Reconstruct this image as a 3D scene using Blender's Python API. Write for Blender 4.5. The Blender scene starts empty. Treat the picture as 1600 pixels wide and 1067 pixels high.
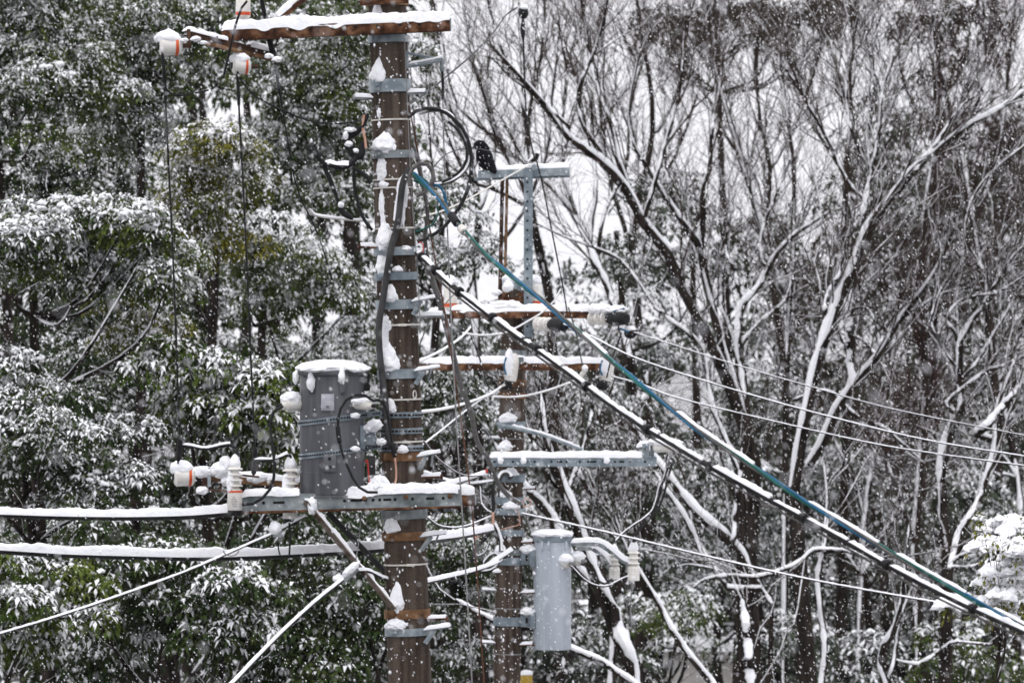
import bpy, bmesh, math, random
import numpy as np
from mathutils import Vector, noise as mnoise

C = bpy.context.scene.collection
SC = bpy.context.scene
rng = np.random.default_rng(11)
random.seed(11)

# ---------------------------------------------------------------- camera
F = 7500.0          # focal length in pixels of the 1600 px wide photograph
HC = 6.5            # camera height above the ground
cam_d = bpy.data.cameras.new('camera')
cam_d.sensor_width = 36.0
cam_d.lens = 36.0 * F / 1600.0
cam_d.clip_start = 0.5
cam_d.clip_end = 2000
cam_d.dof.use_dof = True
cam_d.dof.focus_distance = 34.0
cam_d.dof.aperture_fstop = 5.3
cam = bpy.data.objects.new('camera', cam_d)
C.objects.link(cam)
cam.location = (0, 0, HC)
cam.rotation_euler = (math.radians(90), 0, 0)
SC.camera = cam

# ---------------------------------------------------------------- sky and sun
SUN_ELEV, SUN_ROT = math.radians(66), math.radians(200)
w = bpy.data.worlds.new('World')
SC.world = w
w.use_nodes = True
nt = w.node_tree
nt.nodes.clear()
out = nt.nodes.new('ShaderNodeOutputWorld')
bg = nt.nodes.new('ShaderNodeBackground')
bg.inputs['Strength'].default_value = 0.1
sky = nt.nodes.new('ShaderNodeTexSky')
sky.sky_type = 'NISHITA'
sky.sun_disc = False
sky.sun_elevation = SUN_ELEV
sky.sun_rotation = SUN_ROT
sky.dust_density = 4.0
hsv = nt.nodes.new('ShaderNodeHueSaturation')
hsv.inputs['Saturation'].default_value = 0.15
nt.links.new(sky.outputs[0], hsv.inputs['Color'])
# overcast deck: zenith about twice as bright as the horizon
tc = nt.nodes.new('ShaderNodeTexCoord')
sep = nt.nodes.new('ShaderNodeSeparateXYZ')
nt.links.new(tc.outputs['Generated'], sep.inputs[0])
rmp = nt.nodes.new('ShaderNodeMapRange')
rmp.inputs['From Min'].default_value = 0.0
rmp.inputs['From Max'].default_value = 1.0
rmp.inputs['To Min'].default_value = 8.7
rmp.inputs['To Max'].default_value = 14.0
nt.links.new(sep.outputs['Z'], rmp.inputs['Value'])
tint = nt.nodes.new('ShaderNodeVectorMath')
tint.operation = 'SCALE'
tint.inputs[0].default_value = (0.975, 0.97, 1.03)
nt.links.new(rmp.outputs[0], tint.inputs['Scale'])
mixs = nt.nodes.new('ShaderNodeMix')
mixs.data_type = 'RGBA'
mixs.inputs['Factor'].default_value = 0.85
nt.links.new(hsv.outputs[0], mixs.inputs['A'])
nt.links.new(tint.outputs[0], mixs.inputs['B'])
nt.links.new(mixs.outputs['Result'], bg.inputs['Color'])
nt.links.new(bg.outputs[0], out.inputs['Surface'])

sun_d = bpy.data.lights.new('sun', 'SUN')
sun_d.energy = 0.5
sun_d.angle = math.radians(40)
sun_d.color = (1.0, 0.97, 0.93)
sun = bpy.data.objects.new('sun', sun_d)
C.objects.link(sun)
sun.location = (0, 0, 60)
# light comes from above and behind the camera's left shoulder
sdir = Vector((-math.sin(math.radians(20)) * math.cos(SUN_ELEV), -math.cos(math.radians(20)) * math.cos(SUN_ELEV), math.sin(SUN_ELEV)))
sun.rotation_euler = sdir.to_track_quat('Z', 'Y').to_euler()

SC.view_settings.view_transform = 'Standard'
SC.view_settings.look = 'None'
SC.view_settings.exposure = 0.52
SC.view_settings.gamma = 1.0
SC.view_settings.use_curve_mapping = False
SC.cycles.max_bounces = 6
SC.cycles.diffuse_bounces = 3
SC.cycles.glossy_bounces = 2
SC.cycles.transparent_max_bounces = 4
SC.cycles.use_denoising = True

# ---------------------------------------------------------------- helpers
UP = np.array([0, 0, 1.0])

def P(u, v, d):
    """the point that stands d metres away along the view axis at photo pixel u, v"""
    return np.array([(u - 800.0) * d / F, d, HC - (v - 533.5) * d / F])

def PX(pts, d0, d1=None):
    """a polyline of photo pixels laid at depth d0 (running to d1 at its end)"""
    d1 = d0 if d1 is None else d1
    n = len(pts)
    return np.array([P(p[0], p[1], (p[2] if len(p) > 2 else d0 + (d1 - d0) * i / max(1, n - 1))) for i, p in enumerate(pts)])

def smooth(pts, n):
    """Catmull-Rom through pts, n samples evenly spread"""
    pts = np.asarray(pts, float)
    if len(pts) < 3:
        t = np.linspace(0, 1, n)[:, None]
        return pts[0] * (1 - t) + pts[-1] * t
    ext = np.vstack([2 * pts[0] - pts[1], pts, 2 * pts[-1] - pts[-2]])
    m = len(pts) - 1
    fine = []
    for i in range(m):
        p0, p1, p2, p3 = ext[i:i + 4]
        for t in np.linspace(0, 1, 12, endpoint=False):
            fine.append(0.5 * ((2 * p1) + (-p0 + p2) * t + (2 * p0 - 5 * p1 + 4 * p2 - p3) * t * t + (-p0 + 3 * p1 - 3 * p2 + p3) * t ** 3))
    fine.append(pts[-1])
    fine = np.array(fine)
    L = np.concatenate([[0], np.cumsum(np.linalg.norm(np.diff(fine[:, :3], axis=0), axis=1))])
    s = np.linspace(0, L[-1], n)
    return np.stack([np.interp(s, L, fine[:, k]) for k in range(fine.shape[1])], 1)

def plen(p):
    return float(np.linalg.norm(np.diff(p[:, :3], axis=0), axis=1).sum())

class MB:
    """collects vertices and faces for ONE mesh object"""
    def __init__(self):
        self.v = []; self.n = 0; self.f = {}   # size -> list of (faces, mat)
    def add(self, verts, faces, mat=0):
        verts = np.asarray(verts, float).reshape(-1, 3)
        faces = np.asarray(faces, np.int64)
        self.v.append(verts)
        self.f.setdefault(faces.shape[1], []).append((faces + self.n, np.broadcast_to(np.asarray(mat), (len(faces),))))
        self.n += len(verts)
        return self
    def mesh(self, name, mats, origin=(0, 0, 0), flat=False):
        me = bpy.data.meshes.new(name)
        V = np.concatenate(self.v) - np.asarray(origin, float)
        me.vertices.add(len(V)); me.vertices.foreach_set('co', V.astype(np.float32).ravel())
        loops = []; starts = []; mi = []; off = 0
        for k, lst in self.f.items():
            fa = np.concatenate([a for a, _ in lst]); m = np.concatenate([b for _, b in lst])
            loops.append(fa.ravel()); starts.append(off + np.arange(len(fa)) * k); mi.append(m); off += fa.size
        loops = np.concatenate(loops); starts = np.concatenate(starts); mi = np.concatenate(mi)
        me.loops.add(len(loops)); me.loops.foreach_set('vertex_index', loops.astype(np.int32))
        me.polygons.add(len(starts)); me.polygons.foreach_set('loop_start', starts.astype(np.int32))
        me.polygons.foreach_set('material_index', mi.astype(np.int32))
        me.polygons.foreach_set('use_smooth', np.full(len(starts), not flat))
        me.update(calc_edges=True)
        me.validate()
        if not flat and len(V) < 60000:
            me.set_sharp_from_angle(angle=math.radians(42))
        for m in (mats if isinstance(mats, (list, tuple)) else [mats]):
            me.materials.append(m)
        return me
    # ---- shapes
    def tube(self, pts, rad, sides=8, mat=0, caps=True, flat=1.0):
        pts = np.asarray(pts, float); K = len(pts)
        rad = np.broadcast_to(np.asarray(rad, float), (K,))
        v, q = tubes(pts[None], rad[None], sides)
        self.add(v, q, mat)
        if caps:
            for i in (0, K - 1):
                ring = np.arange(sides)
                self.add(v[i * sides:(i + 1) * sides], [ring[::-1] if i == 0 else ring], mat)
        return self
    def box(self, c, sx, sy, sz, ax=None, mat=0, bev=0.0):
        """box of full sizes sx, sy, sz about c; ax = 3x3 axes in rows"""
        A = np.eye(3) if ax is None else np.asarray(ax, float)
        s = np.array([sx, sy, sz]) / 2
        if bev <= 0:
            cs = np.array([[i, j, k] for k in (-1, 1) for j in (-1, 1) for i in (-1, 1)], float) * s
            self.add(np.asarray(c) + cs @ A, [[0, 2, 3, 1], [4, 5, 7, 6], [0, 1, 5, 4], [2, 6, 7, 3], [0, 4, 6, 2], [1, 3, 7, 5]], mat)
        else:
            b = min(bev, s.min() * 0.9)
            # rounded outline in local y/z, extruded along x
            prof = []
            for (cy, cz, a0) in ((1, 1, 0), (-1, 1, 90), (-1, -1, 180), (1, -1, 270)):
                for a in (0, 45, 90):
                    t = math.radians(a0 + a)
                    prof.append((cy * (s[1] - b) + b * math.cos(t), cz * (s[2] - b) + b * math.sin(t)))
            n = len(prof)
            vs = [[x, y, z] for x in (-s[0], s[0]) for y, z in prof]
            self.add(np.asarray(c) + np.array(vs) @ A, [[i, (i + 1) % n, n + (i + 1) % n, n + i] for i in range(n)], mat)
            self.add(np.asarray(c) + np.array(vs) @ A, [list(range(n))[::-1], list(range(n, 2 * n))], mat)
        return self
    def lathe(self, c, axis, prof, n=20, mat=0):
        """prof = list of (distance along axis, radius)"""
        axis = np.asarray(axis, float) / np.linalg.norm(axis)
        ref = np.array([0, 0, 1.0]) if abs(axis[2]) < 0.9 else np.array([1.0, 0, 0])
        e1 = np.cross(ref, axis); e1 /= np.linalg.norm(e1); e2 = np.cross(axis, e1)
        a = np.arange(n) * 2 * math.pi / n
        circ = np.cos(a)[:, None] * e1 + np.sin(a)[:, None] * e2
        vs = np.concatenate([np.asarray(c) + axis * h + circ * max(r, 1e-4) for h, r in prof])
        q = [[i * n + j, i * n + (j + 1) % n, (i + 1) * n + (j + 1) % n, (i + 1) * n + j] for i in range(len(prof) - 1) for j in range(n)]
        self.add(vs, q, mat)
        self.add(vs, [np.arange(n)[::-1], np.arange(n) + (len(prof) - 1) * n], mat)
        return self
    def blob(self, c, r, seed=0, amp=0.25, freq=2.0, taper=0.0, lean=(0, 0), ax=None, mat=0, sub=None):
        """a lumpy rounded mass: r = radii, taper narrows it upward"""
        if sub is None: sub = 4 if max(r) > .055 else 3
        vs, fs = ico(sub)
        off = Vector((seed * 7.31, seed * 3.17, seed * 1.7))
        v = vs.copy()
        dis = np.array([mnoise.noise(Vector(p) * freq + off) + 0.5 * mnoise.noise(Vector(p) * freq * 2.3 + off) for p in v])
        dis = dis + 0.22 * np.array([mnoise.noise(Vector(p) * freq * 4.1 + off) for p in v])
        v = v * (1 + amp * dis)[:, None]
        k = 1 - taper * np.clip((v[:, 2] + 1) / 2, 0, 1.1)
        v[:, 0] = v[:, 0] * k + lean[0] * (v[:, 2] + 1) / 2
        v[:, 1] = v[:, 1] * k + lean[1] * (v[:, 2] + 1) / 2
        v = v * np.asarray(r, float)
        if ax is not None:
            v = v @ np.asarray(ax, float)
        self.add(np.asarray(c) + v, fs, mat)
        return self
    def ridge(self, pts, width, height, seed=0, rough=0.22, over=0.15, mat=0, step=0.02, sides=9, drips=0.0):
        """snow lying along the top of a bar or cable: D-shaped section with an uneven crest"""
        L = plen(np.asarray(pts)); n = max(6, int(L / step))
        p = smooth(pts, n)
        wv = np.broadcast_to(np.asarray(width, float), (n,)); hv = np.broadcast_to(np.asarray(height, float), (n,))
        t = np.gradient(p, axis=0); t /= np.linalg.norm(t, axis=1)[:, None]
        up = UP - t * (t @ UP)[:, None]; up /= np.maximum(np.linalg.norm(up, axis=1), 1e-6)[:, None]
        side = np.cross(t, up)
        s = np.arange(n) * L / n
        def nz(f, o):
            return np.array([mnoise.noise(Vector((x * f + seed * 13.7 + o, seed * 2.3, o))) for x in s])
        # end rounding
        e = np.minimum(s, L - s) / max(float(hv.max()), 1e-3)
        e = np.sqrt(np.clip(e * (2 - np.clip(e, 0, 1)), 0.02, 1)); e = np.clip(e, 0.12, 1)
        f0 = 0.6 / max(float(hv.mean()), 0.01) * 0.35
        h = hv * e * (1 + rough * 1.3 * nz(f0, 0.3) + rough * 0.8 * nz(f0 * 2.7, 5.1) + rough * 0.55 * nz(f0 * 6.5, 2.2) + rough * 0.4 * nz(f0 * 14, 3.2))
        wl = wv * (1 + rough * 0.5 * nz(f0 * 1.6, 9.4)) / 2
        wr = wv * (1 + rough * 0.5 * nz(f0 * 1.6, 19.4)) / 2
        rows = []
        ang = np.linspace(0, math.pi, sides)
        for a in ang:
            ca, sa = math.cos(a), math.sin(a)
            x = np.sign(ca) * abs(ca) ** 0.7
            z = sa ** 0.8
            ww = wl if ca > 0 else wr
            drop = over * hv * (1 + drips * 3 * np.clip(nz(f0 * 2.2, 31.0 + (7 if ca > 0 else 0)), 0, 1)) if abs(ca) > 0.9 else 0
            jit = rough * 0.25 * hv * nz(f0 * 3.3, 40 + a * 5)
            rows.append(p + side * (ww * x)[:, None] + up * (h * z + jit * sa - drop)[:, None])
        rows.append(p - up * (0.002)); 
        V = np.stack(rows, 1).reshape(-1, 3); m = sides + 1
        i = np.arange(n - 1)[:, None]; j = np.arange(m)[None]
        jn = (j + 1) % m
        q = np.stack([i * m + j, i * m + jn, (i + 1) * m + jn, (i + 1) * m + j], -1).reshape(-1, 4)
        self.add(V, q[:, ::-1], mat)
        self.add(V, [np.arange(m), (np.arange(m) + (n - 1) * m)[::-1]], mat)
        return self

_ico = {}
def ico(sub):
    if sub not in _ico:
        bm = bmesh.new(); bmesh.ops.create_icosphere(bm, subdivisions=sub, radius=1)
        bm.verts.ensure_lookup_table()
        _ico[sub] = (np.array([v.co[:] for v in bm.verts]), np.array([[v.index for v in f.verts] for f in bm.faces]))
        bm.free()
    return _ico[sub]

def tubes(paths, radii, sides):
    """many tubes at once: paths (N,K,3), radii (N,K) -> verts, quads"""
    N, K, _ = paths.shape
    t = np.gradient(paths, axis=1)
    t /= np.maximum(np.linalg.norm(t, axis=2), 1e-9)[..., None]
    chord = paths[:, -1] - paths[:, 0]
    chord = chord / np.maximum(np.linalg.norm(chord, axis=1), 1e-9)[:, None]
    ax = np.argmin(np.abs(chord), axis=1)
    ref = np.zeros((N, 3)); ref[np.arange(N), ax] = 1
    # parallel transport
    n1 = np.zeros_like(paths)
    cur = ref
    for k in range(K):
        cur = cur - t[:, k] * (cur * t[:, k]).sum(1)[:, None]
        cur = cur / np.maximum(np.linalg.norm(cur, axis=1), 1e-9)[:, None]
        n1[:, k] = cur
    n2 = np.cross(t, n1)
    a = np.arange(sides) * 2 * math.pi / sides
    V = paths[:, :, None] + radii[:, :, None, None] * (n1[:, :, None] * np.cos(a)[:, None] + n2[:, :, None] * np.sin(a)[:, None])
    i = (np.arange(N)[:, None, None] * K + np.arange(K - 1)[None, :, None]) * sides
    j = np.arange(sides)[None, None]; jn = (j + 1) % sides
    q = np.stack([i + j, i + jn, i + sides + jn, i + sides + j], -1).reshape(-1, 4)
    return V.reshape(-1, 3), q

def obj(name, me, parent=None, loc=(0, 0, 0)):
    o = bpy.data.objects.new(name, me)
    C.objects.link(o)
    if parent is not None:
        o.parent = parent
    else:
        o.location = Vector(loc)
    return o

def thing(name, label, cat, loc, group=None):
    o = bpy.data.objects.new(name, None)
    C.objects.link(o)
    o.location = Vector(loc)
    o.empty_display_size = 0.1
    o['label'] = label; o['category'] = cat
    if group: o['group'] = group
    return o

def root_loc(o):
    l = np.array(o.location)
    while o.parent is not None:
        o = o.parent; l = l + np.array(o.location)
    return l

def part(name, mb, mat, parent, label=None, kind=None, flat=False):
    o = obj(name, mb.mesh(name, mat, root_loc(parent), flat), parent)
    if label: o['label'] = label
    if kind: o['kind'] = kind
    return o

# ---------------------------------------------------------------- materials
def newmat(name):
    m = bpy.data.materials.new(name); m.use_nodes = True
    n = m.node_tree; b = n.nodes['Principled BSDF']
    return m, n, b

def mat(name, c1, c2=None, scale=8.0, rough=0.6, metal=0.0, bump=0.0, c3=None, spec=0.3, lo=0.35, hi=0.65, stretch=(1, 1, 1)):
    m, n, b = newmat(name)
    b.inputs['Roughness'].default_value = rough
    b.inputs['Metallic'].default_value = metal
    b.inputs['Specular IOR Level'].default_value = spec
    b.inputs['Base Color'].default_value = (*c1, 1)
    if c2 is None and bump == 0:
        return m
    tcn = n.nodes.new('ShaderNodeTexCoord')
    mp = n.nodes.new('ShaderNodeMapping'); mp.inputs['Scale'].default_value = stretch
    n.links.new(tcn.outputs['Object'], mp.inputs['Vector'])
    no = n.nodes.new('ShaderNodeTexNoise'); no.inputs['Scale'].default_value = scale; no.inputs['Detail'].default_value = 5
    n.links.new(mp.outputs[0], no.inputs['Vector'])
    if c2 is not None:
        r = n.nodes.new('ShaderNodeValToRGB')
        r.color_ramp.elements[0].position = lo; r.color_ramp.elements[0].color = (*c1, 1)
        r.color_ramp.elements[1].position = hi; r.color_ramp.elements[1].color = (*c2, 1)
        if c3 is not None:
            e = r.color_ramp.elements.new((lo + hi) / 2); e.color = (*c3, 1)
        n.links.new(no.outputs['Fac'], r.inputs[0]); n.links.new(r.outputs[0], b.inputs['Base Color'])
    if bump:
        bp = n.nodes.new('ShaderNodeBump'); bp.inputs['Strength'].default_value = bump; bp.inputs['Distance'].default_value = 0.01
        no2 = n.nodes.new('ShaderNodeTexNoise'); no2.inputs['Scale'].default_value = scale * 4; no2.inputs['Detail'].default_value = 4
        n.links.new(tcn.outputs['Object'], no2.inputs['Vector'])
        n.links.new(no2.outputs['Fac'], bp.inputs['Height']); n.links.new(bp.outputs[0], b.inputs['Normal'])
    return m

M = {}
M['snow'] = mat('snow', (0.84, 0.85, 0.88), (0.92, 0.92, 0.94), 12, 0.85, bump=0.6, spec=0.15)
M['concrete'] = None
M['galv'] = mat('galvanised_steel', (0.16, 0.20, 0.225), (0.33, 0.365, 0.385), 14, 0.5, 0.3, 0.15)
M['galv_blue'] = mat('blue_grey_steel', (0.135, 0.17, 0.195), (0.26, 0.305, 0.335), 12, 0.5, 0.3, 0.15)
M['galv_old'] = mat('stained_galvanised_steel', (0.10, 0.12, 0.12), (0.34, 0.37, 0.37), 9, 0.6, 0.3, 0.2, c3=(0.22, 0.25, 0.26))
M['rust'] = mat('rusty_steel', (0.030, 0.013, 0.008), (0.20, 0.105, 0.058), 16, 0.85, 0.0, 0.4, c3=(0.085, 0.036, 0.018), spec=0.15)
M['rust_dark'] = mat('dark_rusty_steel', (0.022, 0.013, 0.010), (0.10, 0.055, 0.036), 14, 0.85, 0.0, 0.4, spec=0.15)
M['tan_steel'] = mat('tan_grey_steel', (0.07, 0.052, 0.040), (0.24, 0.20, 0.17), 18, 0.8, 0.0, 0.4, spec=0.15)
M['rust_band'] = mat('orange_rusty_band', (0.07, 0.038, 0.021), (0.26, 0.155, 0.085), 14, 0.8, 0.0, 0.3, c3=(0.15, 0.08, 0.040), spec=0.15)
M['tank_dark'] = mat('dark_grey_paint', (0.062, 0.064, 0.072), (0.135, 0.138, 0.15), 14, 0.5, 0.0, 0.1, stretch=(1, 1, 0.10), c3=(.10, .103, .113))
M['tank_light'] = mat('pale_blue_grey_paint', (0.37, 0.41, 0.455), (0.47, 0.515, 0.565), 14, 0.5, 0.0, 0.06, stretch=(1, 1, 0.08))
M['plate'] = mat('grey_plate', (0.30, 0.31, 0.34), (0.42, 0.43, 0.46), 20, 0.5)
M['porcelain'] = mat('white_porcelain', (0.62, 0.60, 0.55), (0.74, 0.72, 0.68), 10, 0.25, spec=0.5)
M['band_red'] = mat('orange_red_glaze', (0.55, 0.07, 0.02), (0.62, 0.11, 0.03), 20, 0.4)
M['black'] = mat('black_rubber', (0.006, 0.006, 0.007), (0.016, 0.016, 0.017), 18, 0.6, bump=0.1, spec=0.2)
M['cable'] = mat('dark_cable_sheath', (0.010, 0.010, 0.011), (0.028, 0.027, 0.026), 25, 0.65, spec=0.2)
M['cable_grey'] = mat('grey_cable_sheath', (0.06, 0.057, 0.055), (0.14, 0.132, 0.125), 20, 0.65, spec=0.2)
M['pipe'] = mat('dark_grey_conduit', (0.026, 0.026, 0.027), (0.058, 0.058, 0.058), 9, 0.65, spec=0.2)
M['wire'] = mat('dull_steel_wire', (0.17, 0.17, 0.17), (0.28, 0.28, 0.28), 30, 0.5, 0.3)
M['wire_white'] = mat('pale_wire', (0.55, 0.53, 0.48), (0.68, 0.66, 0.62), 30, 0.6)
M['wire_rust'] = mat('rusty_wire', (0.07, 0.03, 0.018), (0.16, 0.07, 0.04), 30, 0.8)
M['copper'] = mat('copper_wire', (0.42, 0.22, 0.15), (0.55, 0.33, 0.24), 30, 0.5)
M['blue'] = mat('blue_sheath', (0.006, 0.075, 0.155), (0.014, 0.125, 0.235), 12, 0.55)
M['green'] = mat('green_sheath', (0.004, 0.075, 0.060), (0.010, 0.12, 0.098), 12, 0.55)
M['red'] = mat('red_sheath', (0.38, 0.02, 0.02), (0.45, 0.04, 0.03), 12, 0.5)
M['hole'] = mat('dark_opening', (0.008, 0.008, 0.008), (0.014, 0.013, 0.012), 12, 0.9)
M['print'] = mat('grey_print', (0.07, 0.07, 0.08), (0.10, 0.10, 0.11), 20, 0.7)
M['crow'] = mat('black_feathers', (0.0025, 0.0025, 0.004), (0.006, 0.006, 0.009), 30, 0.7, bump=0.3, spec=0.06)
M['crow_wing'] = mat('grey_black_feathers', (0.005, 0.005, 0.007), (0.014, 0.014, 0.017), 30, 0.7, bump=0.3, spec=0.08)
M['bark'] = mat('dark_wet_bark', (0.008, 0.0062, 0.0052), (0.040, 0.031, 0.026), 9, 0.9, bump=0.8, stretch=(1, 1, 0.3), spec=0.05)
M['twig'] = mat('brown_twigs', (0.020, 0.013, 0.010), (0.050, 0.035, 0.027), 2, 0.9, spec=0.05)
M['twig_red'] = mat('reddish_twigs', (0.030, 0.014, 0.013), (0.056, 0.034, 0.030), 2, 0.9, spec=0.05)
M['wall'] = mat('pale_plaster', (0.66, 0.63, 0.58), (0.74, 0.72, 0.67), 3, 0.8)
M['yellow'] = mat('yellow_paint', (0.42, 0.27, 0.03), (0.52, 0.34, 0.05), 5, 0.5)
M['earth'] = mat('dark_earth_with_snow', (0.035, 0.030, 0.026), (0.86, 0.87, 0.89), 0.8, 0.9, bump=0.4, lo=0.50, hi=0.60)
M['asphalt'] = mat('wet_asphalt', (0.035, 0.036, 0.038), (0.07, 0.07, 0.073), 3, 0.5)
M['roof'] = mat('grey_roof', (0.12, 0.12, 0.13), (0.2, 0.2, 0.2), 4, 0.8)

def concrete_mat():
    m, n, b = newmat('weathered_concrete')
    b.inputs['Roughness'].default_value = 0.85; b.inputs['Specular IOR Level'].default_value = 0.1
    tcn = n.nodes.new('ShaderNodeTexCoord')
    def noise_(scale, stretch, detail, lo, hi, ca, cb):
        mp = n.nodes.new('ShaderNodeMapping'); mp.inputs['Scale'].default_value = stretch
        n.links.new(tcn.outputs['Object'], mp.inputs['Vector'])
        no = n.nodes.new('ShaderNodeTexNoise'); no.inputs['Scale'].default_value = scale; no.inputs['Detail'].default_value = detail
        n.links.new(mp.outputs[0], no.inputs['Vector'])
        r = n.nodes.new('ShaderNodeValToRGB')
        r.color_ramp.elements[0].position = lo; r.color_ramp.elements[0].color = (*ca, 1)
        r.color_ramp.elements[1].position = hi; r.color_ramp.elements[1].color = (*cb, 1)
        n.links.new(no.outputs['Fac'], r.inputs[0])
        return r, no
    base, _ = noise_(4.5, (1, 1, .45), 6, .32, .70, (.056, .042, .033), (.138, .110, .090))
    streak, _ = noise_(22, (1, 1, .045), 4, .38, .62, (.32, .29, .27), (1.0, 1.0, 1.0))
    spot, so = noise_(60, (1, 1, 1), 3, .58, .74, (1, 1, 1), (1.75, 1.7, 1.65))
    cur = base.outputs[0]
    for r in (streak, spot):
        mx = n.nodes.new('ShaderNodeMix'); mx.data_type = 'RGBA'; mx.blend_type = 'MULTIPLY'; mx.inputs['Factor'].default_value = .85
        n.links.new(cur, mx.inputs['A']); n.links.new(r.outputs[0], mx.inputs['B']); cur = mx.outputs['Result']
    n.links.new(cur, b.inputs['Base Color'])
    bp = n.nodes.new('ShaderNodeBump'); bp.inputs['Strength'].default_value = .7; bp.inputs['Distance'].default_value = .01
    n.links.new(so.outputs['Fac'], bp.inputs['Height']); n.links.new(bp.outputs[0], b.inputs['Normal'])
    return m
M['concrete'] = concrete_mat()

def leaf_mat(name, c1, c2, snowy):
    """leaf; with snowy the side of the leaf that faces up carries snow, its underside stays leaf"""
    m, n, b = newmat(name)
    b.inputs['Roughness'].default_value = 0.55
    b.inputs['Specular IOR Level'].default_value = 0.07
    tcn = n.nodes.new('ShaderNodeTexCoord')
    no = n.nodes.new('ShaderNodeTexNoise'); no.inputs['Scale'].default_value = 1.3; no.inputs['Detail'].default_value = 3
    n.links.new(tcn.outputs['Object'], no.inputs['Vector'])
    r = n.nodes.new('ShaderNodeValToRGB')
    r.color_ramp.elements[0].position = 0.35; r.color_ramp.elements[0].color = (*c1, 1)
    r.color_ramp.elements[1].position = 0.7; r.color_ramp.elements[1].color = (*c2, 1)
    n.links.new(no.outputs['Fac'], r.inputs[0])
    if not snowy:
        n.links.new(r.outputs[0], b.inputs['Base Color'])
        return m
    ge = n.nodes.new('ShaderNodeNewGeometry')
    sp = n.nodes.new('ShaderNodeSeparateXYZ'); n.links.new(ge.outputs['Normal'], sp.inputs[0])
    no2 = n.nodes.new('ShaderNodeTexNoise'); no2.inputs['Scale'].default_value = 45; no2.inputs['Detail'].default_value = 2
    n.links.new(tcn.outputs['Object'], no2.inputs['Vector'])
    ad = n.nodes.new('ShaderNodeMath'); ad.operation = 'MULTIPLY_ADD'; ad.inputs[1].default_value = 0.9; ad.inputs[2].default_value = -0.45
    n.links.new(no2.outputs['Fac'], ad.inputs[0])
    su = n.nodes.new('ShaderNodeMath'); su.operation = 'ADD'
    n.links.new(sp.outputs['Z'], su.inputs[0]); n.links.new(ad.outputs[0], su.inputs[1])
    mr = n.nodes.new('ShaderNodeMapRange'); mr.inputs['From Min'].default_value = 0.05; mr.inputs['From Max'].default_value = 0.30; mr.inputs['To Max'].default_value = 0.90
    n.links.new(su.outputs[0], mr.inputs['Value'])
    mx = n.nodes.new('ShaderNodeMix'); mx.data_type = 'RGBA'
    mx.inputs['B'].default_value = (0.88, 0.89, 0.91, 1)
    n.links.new(mr.outputs[0], mx.inputs['Factor']); n.links.new(r.outputs[0], mx.inputs['A'])
    n.links.new(mx.outputs['Result'], b.inputs['Base Color'])
    rm = n.nodes.new('ShaderNodeMapRange'); rm.inputs['To Min'].default_value = 0.45; rm.inputs['To Max'].default_value = 0.9
    n.links.new(mr.outputs[0], rm.inputs['Value']); n.links.new(rm.outputs[0], b.inputs['Roughness'])
    return m

LEAF = {}
for k, c1, c2 in (('green', (0.020, 0.040, 0.006), (0.092, 0.124, 0.022)),
                  ('olive', (0.060, 0.074, 0.009), (0.185, 0.170, 0.021)),
                  ('dark', (0.013, 0.027, 0.008), (0.054, 0.078, 0.022)),
                  ('grey', (0.026, 0.036, 0.022), (0.070, 0.088, 0.055)),
                  ('brown', (0.022, 0.017, 0.011), (0.056, 0.046, 0.026))):
    LEAF[k] = [leaf_mat('leaf_' + k, c1, c2, False), leaf_mat('snowy_leaf_' + k, c1, c2, True), M['snow']]
# ================================================================ large structure
# ---- ground: one snow-covered sheet out to the horizon
g = MB()
gx = np.concatenate([np.linspace(-700, -60, 12), np.linspace(-50, 50, 41), np.linspace(60, 700, 12)])
gy = np.concatenate([np.linspace(-40, 20, 6), np.linspace(25, 120, 40), np.linspace(130, 1500, 16)])
gv = []
for y in gy:
    for x in gx:
        gv.append((x, y, 0.12 * mnoise.noise(Vector((x * 0.15, y * 0.15, 3.0)))))
nx = len(gx)
g.add(gv, [[j * nx + i, j * nx + i + 1, (j + 1) * nx + i + 1, (j + 1) * nx + i] for j in range(len(gy) - 1) for i in range(nx - 1)])
o = obj('snowy_ground', g.mesh('snowy_ground', M['earth']))
o['kind'] = 'structure'

# unseen dark road with kerb, added to cut light bounced up off the snow
rd = MB(); rd.add([(-120, -30, .15), (120, -30, .15), (120, 27.5, .15), (-120, 27.5, .15)], [[0, 1, 2, 3]])
o = obj('wet_road', rd.mesh('wet_road', M['asphalt'])); o['kind'] = 'structure'
kb = MB().box((0, 27.7, .1), 240, .18, .36, bev=.02)
o = obj('kerb', kb.mesh('kerb', M['concrete'])); o['kind'] = 'structure'

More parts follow.
